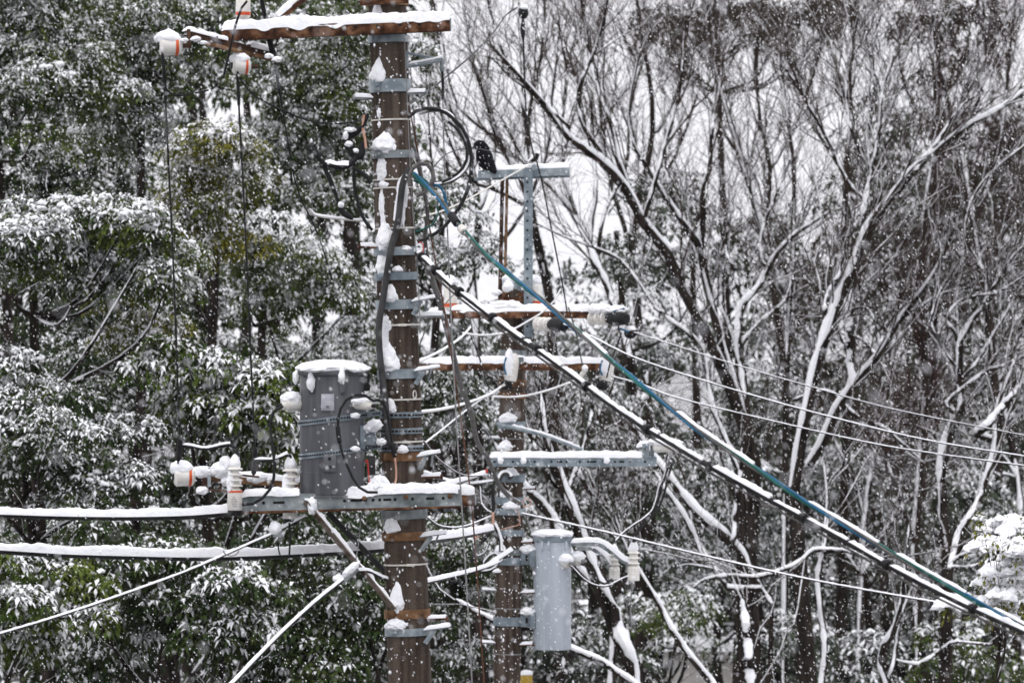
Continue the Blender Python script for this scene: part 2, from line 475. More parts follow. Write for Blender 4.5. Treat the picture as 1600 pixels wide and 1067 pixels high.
# ---------------------------------------------------------------- foliage
def crown_mesh(domes, leaf=0.10, spacing=0.105, snow=0.6, lumps=0.6, rg=rng, leaves=6, droop=1.0, lumpk=1.0):
    """domes (N,4): centre and radius of each branch-end mound of leaves.
    Every mound carries rosettes of drooping leaves; the leaves that lie on top hold snow."""
    domes = np.asarray(domes, float)
    pos = []; nor = []; rad = []; sn = []
    for cx, cy, cz, r in domes:
        n = max(6, int(2 * math.pi * r * r * 0.85 / spacing ** 2))
        z = rg.uniform(-0.35, 1.0, n); a = rg.uniform(0, 2 * math.pi, n)
        s = np.sqrt(1 - z * z)
        d = np.stack([s * np.cos(a), s * np.sin(a), z], 1)
        k = rg.uniform(0.72, 1.06, n)[:, None]
        pos.append(np.array([cx, cy, cz]) + d * k * r * np.array([1.15, 1.15, 0.72]))
        nor.append(d)
        q = rg.uniform(0.15, 1.45)
        p = np.clip((z + 0.3) * 1.35, 0, 1) * snow * q * 1.4
        sn.append(rg.uniform(0, 1, n) < p)
    pos = np.concatenate(pos); nor = np.concatenate(nor); sn = np.concatenate(sn)
    n = len(pos)
    ax = nor * 0.75 + np.array([0, 0, 0.55]) + rg.normal(0, 0.22, (n, 3))
    ax /= np.linalg.norm(ax, axis=1)[:, None]
    ref = np.tile(np.array([[0.31, 0.87, 0.1]]), (n, 1))
    e1 = np.cross(ax, ref); e1 /= np.linalg.norm(e1, axis=1)[:, None]
    e2 = np.cross(ax, e1)
    L = leaves
    th = (np.arange(L) * 2 * math.pi / L)[None] + rg.uniform(0, 6.28, (n, 1)) + rg.normal(0, 0.25, (n, L))
    out = e1[:, None] * np.cos(th)[..., None] + e2[:, None] * np.sin(th)[..., None]
    d1 = out * 0.85 + ax[:, None] * rg.uniform(0.05, 0.55, (n, L, 1))
    d1 /= np.linalg.norm(d1, axis=2)[..., None]
    d2 = d1 + np.array([0, 0, -1.0]) * rg.uniform(0.45, 1.25, (n, L, 1)) * droop
    d2 /= np.linalg.norm(d2, axis=2)[..., None]
    ll = leaf * rg.uniform(0.7, 1.25, (n, L, 1))
    b = pos[:, None] + d1 * 0.012
    mid = b + d1 * ll * 0.45
    tip = mid + d2 * ll * 0.6
    wd = np.cross(d1, np.broadcast_to(UP, d1.shape)); wd += 1e-4
    wd /= np.linalg.norm(wd, axis=2)[..., None]
    hw = ll * 0.17
    V = np.stack([b, mid - wd * hw, mid + wd * hw, tip], 2).reshape(-1, 3)
    i = np.arange(n * L) * 4
    f1 = np.stack([i, i + 1, i + 2], 1); f2 = np.stack([i + 1, i + 3, i + 2], 1)
    keep = rg.uniform(0, 1, n * L) < 0.85
    m = (np.repeat(sn, L) & keep).astype(int)
    mb = MB()
    mb.add(V, np.concatenate([f1, f2]), np.concatenate([m, m]))
    # snow pads resting on top of the mounds
    if lumps > 0:
        vs, fs = ico(1)
        cnt = rg.poisson(lumps * 10 * rg.uniform(0, 1.6, len(domes)))
        idx = np.repeat(np.arange(len(domes)), cnt)
        if len(idx):
            k = len(idx)
            z = rg.uniform(0.35, 1.0, k); a = rg.uniform(0, 6.28, k); s = np.sqrt(1 - z * z)
            d = np.stack([s * np.cos(a), s * np.sin(a), z], 1)
            r = domes[idx, 3]
            c = domes[idx, :3] + d * r[:, None] * np.array([1.12, 1.12, 0.72])
            rr = r * rg.uniform(0.06, 0.16, k) * lumpk
            W = vs[None] * (1 + rg.normal(0, 0.16, (k, len(vs), 1))) * (rr[:, None, None] * np.array([1.15, 1.15, 0.55]))
            W[:, :, 2] -= (np.abs(W[:, :, 0]) ** 2 + np.abs(W[:, :, 1]) ** 2) * 0.9 / np.maximum(r[:, None], 0.05)
            W = W + c[:, None]
            mb.add(W.reshape(-1, 3), (fs[None] + (np.arange(k) * len(vs))[:, None, None]).reshape(-1, 3), 2)
    return mb

def crown_domes(c, R, n, r0, r1, rg, front=0.35, low=-0.7, inner=0.5):
    """n mounds through an ellipsoid crown, fuller near its outside, the side towards the road denser"""
    res = []
    tries = 0
    while len(res) < n and tries < n * 30:
        tries += 1
        d = rg.normal(0, 1, 3); d /= np.linalg.norm(d)
        if d[1] > front or d[2] < low: continue
        k = rg.uniform(0.35, 1.0) if rg.uniform() < inner else rg.uniform(0.72, 1.12)
        p = np.asarray(c) + d * k * np.asarray(R)
        r = rg.uniform(r0, r1)
        if any((p[0] - q[0]) ** 2 + (p[1] - q[1]) ** 2 + (1.6 * (p[2] - q[2])) ** 2 < (0.34 * (r + q[3])) ** 2 for q in res):
            continue
        res.append((*p, r))
    return res

def limb_tubes(mb, paths, r0, r1, sides=6, mat=0):
    K = 10
    A = np.stack([smooth(p, K) for p in paths])
    R = np.linspace(0, 1, K)[None] * (np.asarray(r1) - np.asarray(r0))[:, None] + np.asarray(r0)[:, None]
    v, q = tubes(A, R, sides)
    mb.add(v, q, mat)
    return A, R

WSNOW = np.array([-0.18, -0.42, 0.90])
def snow_on(mb, A, R, rg, cover=0.85, k=0.78, sides=6, mat=0, minr=0.0, off=0.55, thick=0.0, rag=False):
    """snow plastered along the upper and weather side of branches A (N,K,3) with radii R"""
    N, K, _ = A.shape
    t = np.gradient(A, axis=1); t /= np.maximum(np.linalg.norm(t, axis=2), 1e-9)[..., None]
    w = WSNOW - t * (t @ WSNOW)[..., None]
    mag = np.linalg.norm(w, axis=2)
    w = w / np.maximum(mag, 1e-6)[..., None]
    noise_ = rg.uniform(0, 1, (N, K))
    noise_ = (noise_ + np.roll(noise_, 1, 1) + np.roll(noise_, -1, 1)) / 3
    if rag:   # long and short gaps in the plastered snow
        n2 = rg.normal(0, 1, (N, K)); kern = np.exp(-np.linspace(-2, 2, 11) ** 2)
        n2 = np.stack([np.convolve(x, kern / kern.sum(), 'same') for x in n2]); noise_ = 0.5 + 0.15 * n2 / n2.std() + 0.3 * (noise_ - 0.5)
    fl = 0.0 if not rag else (0.55 if cover >= 1.25 else (0.3 if cover >= .9 else 0.0))
    ok = np.clip((noise_ - (0.62 - 0.5 * cover)) * 5, fl, 1) * np.clip(mag * 1.6, 0.8 if rag and cover >= 1.25 else 0.25, 1)
    r = np.maximum(R * k * ((0.8 + 0.35 * rg.uniform(0, 1, (N, K))) if rag and cover >= 1.25 else (0.55 + 0.75 * rg.uniform(0, 1, (N, K)))), minr) * ok + thick * ok
    r[:, -1] *= 0.3; r[:, 0] *= 0.6
    c = A + w * np.maximum(R * 0.96 - 0.5 * r, 0.0)[..., None]
    c[ok < 0.03] = A[ok < 0.03]
    v, q = tubes(c, np.maximum(r, 1e-4), sides)
    mb.add(v, q, mat)

def spawn(A, R, n, lmin, lmax, amin, amax, rfac, upb, rg, K=6, tmin=0.2, wig=0.10, curv=0.15, rmin=0.002):
    """n branches springing from the branches A (N,K,3)"""
    N, KA, _ = A.shape
    L = np.linalg.norm(np.diff(A, axis=1), axis=2).sum(1)
    pid = rg.choice(N, n, p=L / L.sum())
    t = rg.uniform(tmin, 1.0, n) * (KA - 1)
    i0 = np.minimum(t.astype(int), KA - 2); fr = (t - i0)[:, None]
    p0 = A[pid, i0] * (1 - fr) + A[pid, i0 + 1] * fr
    r0 = R[pid, i0] * (1 - fr[:, 0]) + R[pid, i0 + 1] * fr[:, 0]
    tg = A[pid, i0 + 1] - A[pid, i0]; tg /= np.maximum(np.linalg.norm(tg, axis=1), 1e-9)[:, None]
    rv = rg.normal(0, 1, (n, 3)); rv -= tg * (rv * tg).sum(1)[:, None]; rv /= np.linalg.norm(rv, axis=1)[:, None]
    a = rg.uniform(amin, amax, n)[:, None]
    d = tg * np.cos(a) + rv * np.sin(a) + UP * upb
    d /= np.linalg.norm(d, axis=1)[:, None]
    ln = rg.uniform(lmin, lmax, n) * (1.05 - 0.45 * t / (KA - 1))
    s = np.linspace(0, 1, K)
    wv = np.cumsum(rg.normal(0, wig, (n, K, 3)), axis=1) * s[None, :, None] / 2
    pts = p0[:, None] + ln[:, None, None] * (d[:, None] * s[None, :, None] + UP * curv * (s ** 2)[None, :, None] + wv)
    rr = np.maximum(np.minimum(r0 * rfac, 0.0065 * ln + 0.0022), rmin)[:, None] * (1 - 0.65 * s[None])
    return pts, np.maximum(rr, rmin * 0.6)

def evergreen(label, crowns, d, base_u, kind='green', snow=0.6, lumps=0.6, leaf=0.085, spacing=0.073, dome=(0.15, 0.36), dens=2.0, group='evergreen trees behind the poles', trunk_r=0.11, name='evergreen_tree', seed=0, droop=1.0, extra=(), limbs=6, lumpk=1.0, front=0.1, low=-0.8):
    """crowns: (u, v, half width px, half height px) mounds of the crown as they stand at depth d"""
    rg = np.random.default_rng(1000 + seed)
    px = d / F
    base = P(base_u, 533.5, d); base[2] = -0.1
    t = thing(name, label, 'tree', base, group)
    domes = []
    cs = []
    split = []
    for (u, v, ru, rv) in crowns:      # a wide crown is several rounded heads, not one shelf
        if ru >= 85 and kind != 'brown':
            j = rg.uniform(-.22, .22, 4)
            split += [(u - .55 * ru, v + j[0] * rv, .55 * ru, .8 * rv), (u + .55 * ru, v + j[1] * rv, .55 * ru, .8 * rv), (u + j[2] * ru, v - .28 * rv, .5 * ru, .72 * rv), (u + j[3] * ru, v + .35 * rv, .6 * ru, .65 * rv)]
        else:
            split.append((u, v, ru, rv))
    for (u, v, ru, rv) in split:
        dd = d + rg.uniform(-0.8, 0.8)
        c = P(u, v, dd); R = np.array([ru * px, max(0.9, 0.8 * ru * px), rv * px])
        area = 2 * math.pi * ((R[0] * R[1] + R[0] * R[2] + R[1] * R[2]) / 3)
        rm = (dome[0] + dome[1]) / 2
        n = int(dens * area / (math.pi * rm * rm) * (0.36 if len(split) > len(crowns) else 0.55))
        domes += crown_domes(c, R, n, dome[0], dome[1], rg, front, low)
        cs.append((c, R))
    for (u, v, r) in extra:
        domes.append((*P(u, v, d - rg.uniform(0.6, 1.6)), r * px))
    mb = crown_mesh(domes, leaf, spacing, snow, lumps, rg, droop=droop, lumpk=lumpk)
    part('crown', mb, LEAF[kind], t)
    # trunk and the limbs that carry the mounds
    tb = MB()
    top = cs[0][0] + np.array([0, 0.3, cs[0][1][2] * 0.45])
    bend = (base + top) / 2 + np.array([rg.uniform(-0.3, 0.3), 0.2, 0])
    tp, tr = limb_tubes(tb, [np.array([base, bend, top])], [trunk_r], [trunk_r * 0.35], 8)
    paths = []; r0 = []
    dm = np.array(domes)
    for j in rg.choice(len(dm), min(len(dm), (limbs * len(crowns)) // 2), replace=False):
        e = dm[j, :3] - np.array([0, 0, dm[j, 3] * 0.3])
        k = np.argmin(np.abs(tp[0, :, 2] - (e[2] - np.linalg.norm(e[:2] - tp[0, -1, :2]) * 0.8)))
        s = tp[0, k]
        m = (s + e) / 2 + np.array([0, 0, -0.15 * np.linalg.norm(e - s)]) + rg.normal(0, 0.12, 3)
        paths.append(np.array([s, m, e])); r0.append(min(0.06, tr[0, k] * 0.6))
    A, R = limb_tubes(tb, paths, r0, [x * 0.25 for x in r0], 5)
    tw, rw = spawn(A, R, 6 * len(paths), 0.3, 1.0, 0.4, 1.0, 0.6, 0.2, rg)
    v, q = tubes(tw, rw, 3); tb.add(v, q)
    trk = part('trunk', tb, M['bark'], t)
    sb = MB()
    snow_on(sb, A, R, rg, 0.6, 0.8, 5)
    snow_on(sb, tw, rw, rg, 0.4, 0.8, 3, minr=0.004)
    part('snow_cover', sb, M['snow'], t)
    return t

def smooth_all(B, n):
    return B[:, [0, 1, 3, 4, 6, 7]]

def bare_tree(label, limbs, d, seed, lsnow=0.6, group='bare snowy trees behind the poles', twigs=900, fine=2200, lmin=0.8, lmax=2.4, root=True, cover=0.95, twig_mat='twig', spread=0.55, upb=0.25, name='bare_tree', snowy_twigs=0.3, depth_var=0.35, tdir=0.0):
    """limbs: polylines of (u, v, width px) from thick end to thin end as they stand about depth d; the first is the trunk"""
    rg = np.random.default_rng(5000 + seed)
    px = d / F
    placed = []; A = []; R = []; K = 14
    for li, lm in enumerate(limbs):
        lm = np.array(lm, float)
        sm = smooth(np.hstack([lm, np.zeros((len(lm), 1))]), K)[:, :3]
        L = plen(lm[:, :2]) * px
        if li == 0:
            dd0 = d
        else:   # spring from the nearest limb already standing
            allp = np.concatenate(placed)
            k = np.argmin((allp[:, 0] - sm[0, 0]) ** 2 + (allp[:, 1] - sm[0, 1]) ** 2)
            dist = math.hypot(allp[k, 0] - sm[0, 0], allp[k, 1] - sm[0, 1])
            dd0 = allp[k, 2]
            if dist < 60:
                sm[0, :2] = allp[k, :2]
        slope = rg.uniform(-depth_var, depth_var)
        dd = dd0 + slope * np.linspace(0, L, K) + np.cumsum(rg.normal(0, 0.05, K))
        placed.append(np.stack([sm[:, 0], sm[:, 1], dd], 1))
        pts = np.array([P(sm[i, 0], sm[i, 1], dd[i]) for i in range(K)])
        # small bends between the traced points
        pts += np.cumsum(rg.normal(0, 0.024 * L / K, (K, 3)), axis=0)
        A.append(pts); R.append(np.maximum(sm[:, 2] * px / 2 * 0.87, 0.006))
    if root:
        p = A[0][0]; b = np.array([p[0] + rg.uniform(-0.3, 0.3), p[1], -0.1])
        A.append(smooth([b, (b + p) / 2 + np.array([rg.uniform(-0.1, 0.1), 0, 0]), p], K)); R.append(np.linspace(R[0][0] * 1.6, R[0][0], K))
        base = b
    else:
        base = np.array([A[0][0][0], A[0][0][1], -0.1])
    A = np.array(A); R = np.array(R)
    t = thing(name, label, 'tree', base, group)
    tb = MB(); v, q = tubes(A, R, 8); tb.add(v, q)
    part('trunk', tb, M['bark'], t)
    sb = MB()
    KF = 36
    AF = np.stack([smooth(a, KF) for a in A]); ti = np.linspace(0, 1, KF); tk = np.linspace(0, 1, K)
    RF = np.stack([np.interp(ti, tk, r) for r in R]) * (1 + rg.normal(0, 0.05, (len(R), KF)))
    if cover >= .9: cover += .14
    ns = len(limbs) if cover < 1.5 else len(AF)     # little snow sticks low on the trunk
    snow_on(sb, AF[:ns], RF[:ns], rg, cover, 0.86, 8, minr=0.005, off=0.50, rag=True)
    tw = MB()
    n1 = max(4, twigs // 13)
    B, RB = spawn(A[:len(limbs)], R[:len(limbs)], n1, lmin, lmax, 0.25, 0.25 + spread, 0.5, upb, rg, K=8, tmin=0.25, wig=0.11, curv=0.08)
    v, q = tubes(B, RB, 5); tw.add(v, q)
    if lsnow: snow_on(sb, B, RB, rg, cover * lsnow, 0.75, 4, minr=0.003)
    B2, RB2 = spawn(B, RB, max(6, int(twigs * 0.36)), lmin * 0.4, lmax * 0.45, 0.3, 0.5 + spread, 0.6, upb, rg, K=6, wig=0.10)
    v, q = tubes(B2, RB2, 3); tw.add(v, q)
    k = rg.uniform(0, 1, len(B2)) < snowy_twigs
    if k.any(): snow_on(sb, B2[k], RB2[k], rg, 0.5, 0.75, 3, minr=0.003)
    B3, RB3 = spawn(np.concatenate([B2, smooth_all(B, 6)]), np.concatenate([RB2, RB[:, [0, 1, 3, 4, 6, 7]]]), max(8, int(fine * 0.52)), 0.2, 0.75, 0.35, 0.6 + spread, 0.7, upb * 0.6, rg, K=4, wig=0.09, rmin=0.0024)
    v, q = tubes(B3, RB3, 3); tw.add(v, q)
    cr = part('crown', tw, M[twig_mat], t)
    part('snow_cover', sb, M['snow'], t)
    return t

# ---- the far wood: a mass of evergreens at the back, no tree of it can be told apart
rgw = np.random.default_rng(77)
dom = []
def wood_top(u):
    if u < 640: return -60 + 90 * math.sin(u * 0.02)
    if u < 1010: return 470 + 60 * math.sin(u * 0.035)
    if u < 1340: return 400 + 45 * math.sin(u * 0.03)
    return 210 + 60 * math.sin(u * 0.03)
holes = [(390, 500, 30, 45), (340, 520, 22, 28), (430, 560, 30, 20), (1110, 620, 40, 60), (1095, 470, 45, 40), (1165, 440, 25, 20), (1130, 655, 26, 26), (545, 550, 40, 20), (1340, 270, 0, 0)]
for yy in (84.0, 92.0):
    for u in np.arange(-460, 2060, 60):
        for v in np.arange(-80, 1140, 50):
            uu = u + rgw.uniform(-26, 26); vv = v + rgw.uniform(-24, 24)
            if vv < wood_top(uu) or (yy > 90 and uu < 600): continue
            if (uu < -140 or uu > 1740) and rgw.uniform() < .5: continue
            if any(a and ((uu - x) / (a + 22)) ** 2 + ((vv - y) / (b + 18)) ** 2 < 1 for x, y, a, b in holes): continue
            dom.append((*P(uu, vv, yy + rgw.uniform(-3, 3)), rgw.uniform(0.42, 0.75)))
def x_px(q): return 800 + q[0] / q[1] * F
for side, kd, sn_ in ((1, 'grey', .44), (0, 'dark', .26)):       # lighter grey trees to the right, darker ones to the left
    mb = crown_mesh([q for q in dom if (x_px(q) > 640) == bool(side)], 0.25, 0.30, sn_, 0.0, rgw, leaves=6)
    wood = obj('far_wood', mb.mesh('far_wood', LEAF[kd]))
    wood['kind'] = 'stuff'
# trunks of that wood
tb = MB(); pp = []
for u in np.arange(-240, 1850, 55):
    dd = rgw.uniform(82, 94); b = P(u + rgw.uniform(-20, 20), 533, dd); b[2] = -0.1
    hh = HC - (wood_top(u) + 120 - 533) * dd / F
    if hh < 2 or u > 1000: continue
    pp.append(np.array([b, b + np.array([rgw.uniform(-.4, .4), 0, hh * .5]), b + np.array([rgw.uniform(-.6, .6), 0, hh])]))
A_, R_ = limb_tubes(tb, pp, [0.2] * len(pp), [0.06] * len(pp), 7)
part('trunk_mass', tb, M['bark'], wood, kind='stuff')

# ---- evergreens on the left
EG = [
 ('dark evergreen at the upper left corner with a bright snowy bough halfway up', [(70, 150, 150, 120), (30, 30, 130, 90)], 58, 60, dict(kind='green', snow=0.62, lumps=0.7, extra=[(60, 130, 50), (110, 120, 40), (95, 165, 45), (30, 155, 40)])),
 ('tall evergreen behind the double insulator arm, lightly dusted with snow', [(300, 60, 150, 100), (210, 190, 90, 90)], 60, 290, dict(kind='green', snow=0.6, lumps=0.7, extra=[(210, 20, 40), (240, 40, 36), (180, 60, 36)])),
 ('tall grey-green evergreen close to the pole, behind the hanging black wires', [(490, 130, 110, 150), (510, 270, 90, 90)], 62, 500, dict(kind='green', snow=0.5, lumps=0.35)),
 ('evergreen with a bright snow-topped dome between the two long hanging wires', [(340, 300, 80, 95), (335, 360, 70, 80)], 55, 345, dict(kind='olive', snow=0.6, lumps=0.6, extra=[(320, 225, 45), (355, 225, 42), (385, 245, 36), (290, 245, 36), (340, 215, 40)])),
 ('evergreen at the left edge with broad pillows of snow over a dark hollow', [(45, 395, 62, 60), (125, 375, 64, 58), (205, 385, 58, 56), (250, 435, 45, 62), (90, 430, 80, 50), (180, 440, 70, 40)], 50, 150, dict(kind='green', snow=0.85, lumps=1.6, low=-0.75, limbs=4, extra=[(45, 350, 42), (100, 340, 46), (160, 335, 44), (215, 345, 40), (245, 365, 36), (20, 375, 40), (140, 375, 42), (225, 400, 40), (255, 430, 34), (190, 330, 36), (75, 365, 40)])),
 ('evergreen with a yellowish flank hanging beside the left hanging wire', [(225, 500, 62, 100)], 52, 230, dict(kind='olive', snow=0.35, lumps=0.3)),
 ('evergreen with bright snowy sprays above the dark grey transformer', [(470, 430, 110, 85), (400, 380, 60, 50)], 56, 450, dict(kind='green', snow=0.72, lumps=0.8, extra=[(430, 395, 40), (470, 400, 44), (510, 425, 36), (395, 420, 32), (540, 470, 32)])),
 ('low evergreen below the dark hollow with layered snowy boughs', [(110, 720, 150, 85), (20, 640, 90, 70)], 48, 110, dict(kind='dark', snow=0.62, lumps=0.9, extra=[(80, 665, 40), (120, 690, 42), (60, 705, 36), (150, 720, 36), (100, 740, 36)])),
 ('evergreen with drooping white-tipped leaves behind the white cutouts', [(370, 640, 120, 90), (290, 600, 70, 60), (430, 620, 60, 60)], 49, 370, dict(kind='green', snow=0.78, lumps=0.4, droop=1.4, leaf=0.115)),
 ('evergreen in the lower left corner with snow clumps on grey-green leaves', [(40, 960, 110, 110)], 46, 30, dict(kind='green', snow=0.7, lumps=0.5, leaf=0.115, droop=1.3)),
 ('wide low evergreen under the two snowy cables with drooping leaves', [(300, 950, 120, 100), (210, 900, 80, 80)], 47, 290, dict(kind='dark', snow=0.42, lumps=0.2, leaf=0.115, droop=1.4)),
 ('dark evergreen at the foot of the concrete pole, little snow on it', [(520, 960, 110, 130), (440, 1010, 90, 90), (150, 1010, 60, 60)], 50, 520, dict(kind='dark', snow=0.26, lumps=0.05, leaf=0.115, droop=1.4)),
 ('dark evergreen showing between the left cables, deep green', [(150, 860, 120, 70), (420, 850, 100, 60), (560, 850, 60, 70)], 54, 160, dict(kind='dark', snow=0.28, lumps=0.08, droop=1.3)),
 ('slim evergreen between the two poles at the lowest steps', [(715, 960, 70, 140), (700, 870, 50, 70)], 55, 715, dict(kind='dark', snow=0.55, lumps=0.2, droop=1.3)),
 ('evergreen between the two poles behind the white service wires', [(705, 640, 70, 75)], 58, 700, dict(kind='dark', snow=0.6, lumps=0.4)),
 ('evergreen just right of the concrete pole behind the cable loops', [(690, 390, 70, 80), (655, 120, 25, 60)], 60, 690, dict(kind='dark', snow=0.62, lumps=0.5)),
 ('evergreen in shade with thin snow at the middle of the left side', [(170, 600, 110, 70), (560, 690, 50, 80)], 57, 175, dict(kind='dark', snow=0.5, lumps=0.4)),
]
EG += [
 ('tall dark evergreen filling the gap under the upper left bough', [(60, 290, 120, 90), (180, 300, 70, 80)], 64, 80, dict(kind='dark', snow=0.5, lumps=0.3)),
 ('deep green evergreen standing in the dark hollow at the left', [(60, 540, 110, 100), (170, 510, 60, 80)], 61, 70, dict(kind='dark', snow=0.3, lumps=0.1)),
 ('dark evergreen behind the long hanging wires half way down', [(310, 470, 60, 60), (290, 540, 80, 60)], 63, 300, dict(kind='green', snow=0.5, lumps=0.3)),
 ('evergreen crown behind the top cross-arm at the upper edge', [(420, 20, 90, 80), (560, 60, 60, 90), (440, 190, 60, 60)], 65, 430, dict(kind='green', snow=0.5, lumps=0.3)),
 ('dim evergreen behind the snowy cables at the lower left', [(260, 800, 120, 80), (60, 820, 100, 80)], 61, 250, dict(kind='dark', snow=0.25, lumps=0.05)),
 ('evergreen against the sky gap left of the dark grey transformer', [(420, 560, 50, 40), (550, 560, 50, 60), (420, 700, 70, 60)], 63, 430, dict(kind='green', snow=0.6, lumps=0.3)),
]
for i, (lab, cr, d, bu, kw) in enumerate(EG):
    evergreen(lab, cr, d, bu, seed=i, **kw)

# ---- evergreens on the right, farther back
EGR = [
 ('grey-green evergreen right of the galvanised cross-arm, behind bare limbs', [(1010, 400, 85, 110)], 72, 1010, dict(kind='grey', snow=0.9)),
 ('evergreen behind the black-capped insulator at the end of the rusty arm', [(980, 560, 100, 90)], 74, 960, dict(kind='grey', snow=0.9)),
 ('evergreen behind the pale transformer, blurred and grey', [(940, 800, 110, 120), (900, 690, 70, 70)], 70, 930, dict(kind='grey', snow=0.9)),
 ('evergreen low behind the two white cutouts of the pale transformer', [(1080, 780, 100, 90), (1030, 900, 80, 90)], 71, 1060, dict(kind='grey', snow=0.9, lumps=0.5)),
 ('evergreen with a snowy shoulder under the three parallel wires', [(1240, 740, 110, 80), (1200, 620, 60, 80)], 76, 1230, dict(kind='grey', snow=0.9, lumps=0.5)),
 ('dark evergreen at the bottom behind the snow-plastered trunk', [(1240, 960, 130, 110)], 78, 1240, dict(kind='grey', snow=0.62)),
 ('dark evergreen deep at the bottom right behind the snowy cables', [(1440, 960, 130, 120)], 78, 1440, dict(kind='grey', snow=0.62)),
 ('brownish evergreen crown high against the sky, right of the centre', [(1120, 45, 110, 60), (1235, 60, 75, 75)], 80, 1160, dict(kind='brown', snow=0.18, lumps=0.0, dens=1.7)),
 ('brownish evergreen crown in the upper right corner', [(1470, 90, 85, 130), (1530, 260, 90, 110)], 80, 1480, dict(kind='brown', snow=0.16, lumps=0.0, dens=1.7)),
 ('dark evergreen behind the fan of snowy limbs at the right edge', [(1480, 430, 130, 130), (1570, 600, 80, 120)], 79, 1500, dict(kind='grey', snow=0.5, lumps=0.1)),
 ('dark evergreen behind the thick white limb that leans right', [(1340, 440, 80, 90)], 80, 1320, dict(kind='brown', snow=0.3, lumps=0.1)),
 ('dark evergreen in the middle of the right side under the leaning limb', [(1390, 700, 110, 110)], 80, 1390, dict(kind='grey', snow=0.65, lumps=0.2)),
 ('narrow evergreen with thin sky gaps beside the forked bare trunk', [(1080, 340, 55, 60), (1190, 400, 45, 70)], 80, 1090, dict(kind='brown', snow=0.35, lumps=0.1, dens=1.2)),
]
EGR += [
 ('grey-green snow-frosted evergreen behind the lower end of the leaning limb', [(1140, 900, 80, 70), (1180, 820, 60, 60)], 75, 1150, dict(kind='grey', snow=0.7)),
 ('grey-green snow-frosted evergreen behind the twisted cable at the right', [(1340, 850, 80, 70), (1300, 780, 60, 60)], 75, 1330, dict(kind='grey', snow=0.7)),
 ('grey-green snow-frosted evergreen left of the small white bush', [(1490, 790, 80, 80), (1450, 870, 60, 60)], 75, 1480, dict(kind='grey', snow=0.7)),
 ('low evergreen shrub with grey snow right of the pale transformer foot', [(940, 1040, 80, 50)], 64, 940, dict(kind='grey', snow=0.75, lumps=0.4)),
 ('low evergreen shrub in front of the pale house wall', [(1035, 1000, 50, 60), (1085, 985, 40, 40)], 66, 1040, dict(kind='green', snow=0.6, lumps=0.4)),
 ('low dark shrub between the plastered trunk and the crooked trunk', [(1215, 1050, 60, 60)], 66, 1215, dict(kind='grey', snow=0.7)),
 ('low dark shrub right of the crooked trunk at the bottom edge', [(1330, 1050, 60, 60)], 67, 1330, dict(kind='grey', snow=0.7)),
 ('shaded evergreen shrub at the bottom right below the white bush', [(1490, 1040, 90, 70), (1570, 1060, 60, 60)], 66, 1500, dict(kind='green', snow=0.5)),
]
for i, (lab, cr, d, bu, kw) in enumerate(EGR):
    kw = dict(dict(leaf=0.14, spacing=0.14, dome=(0.3, 0.6), lumps=0.3, dens=1.6), **kw)
    evergreen(lab, cr, d, bu, seed=50 + i, group='evergreen trees in the right background', **kw)

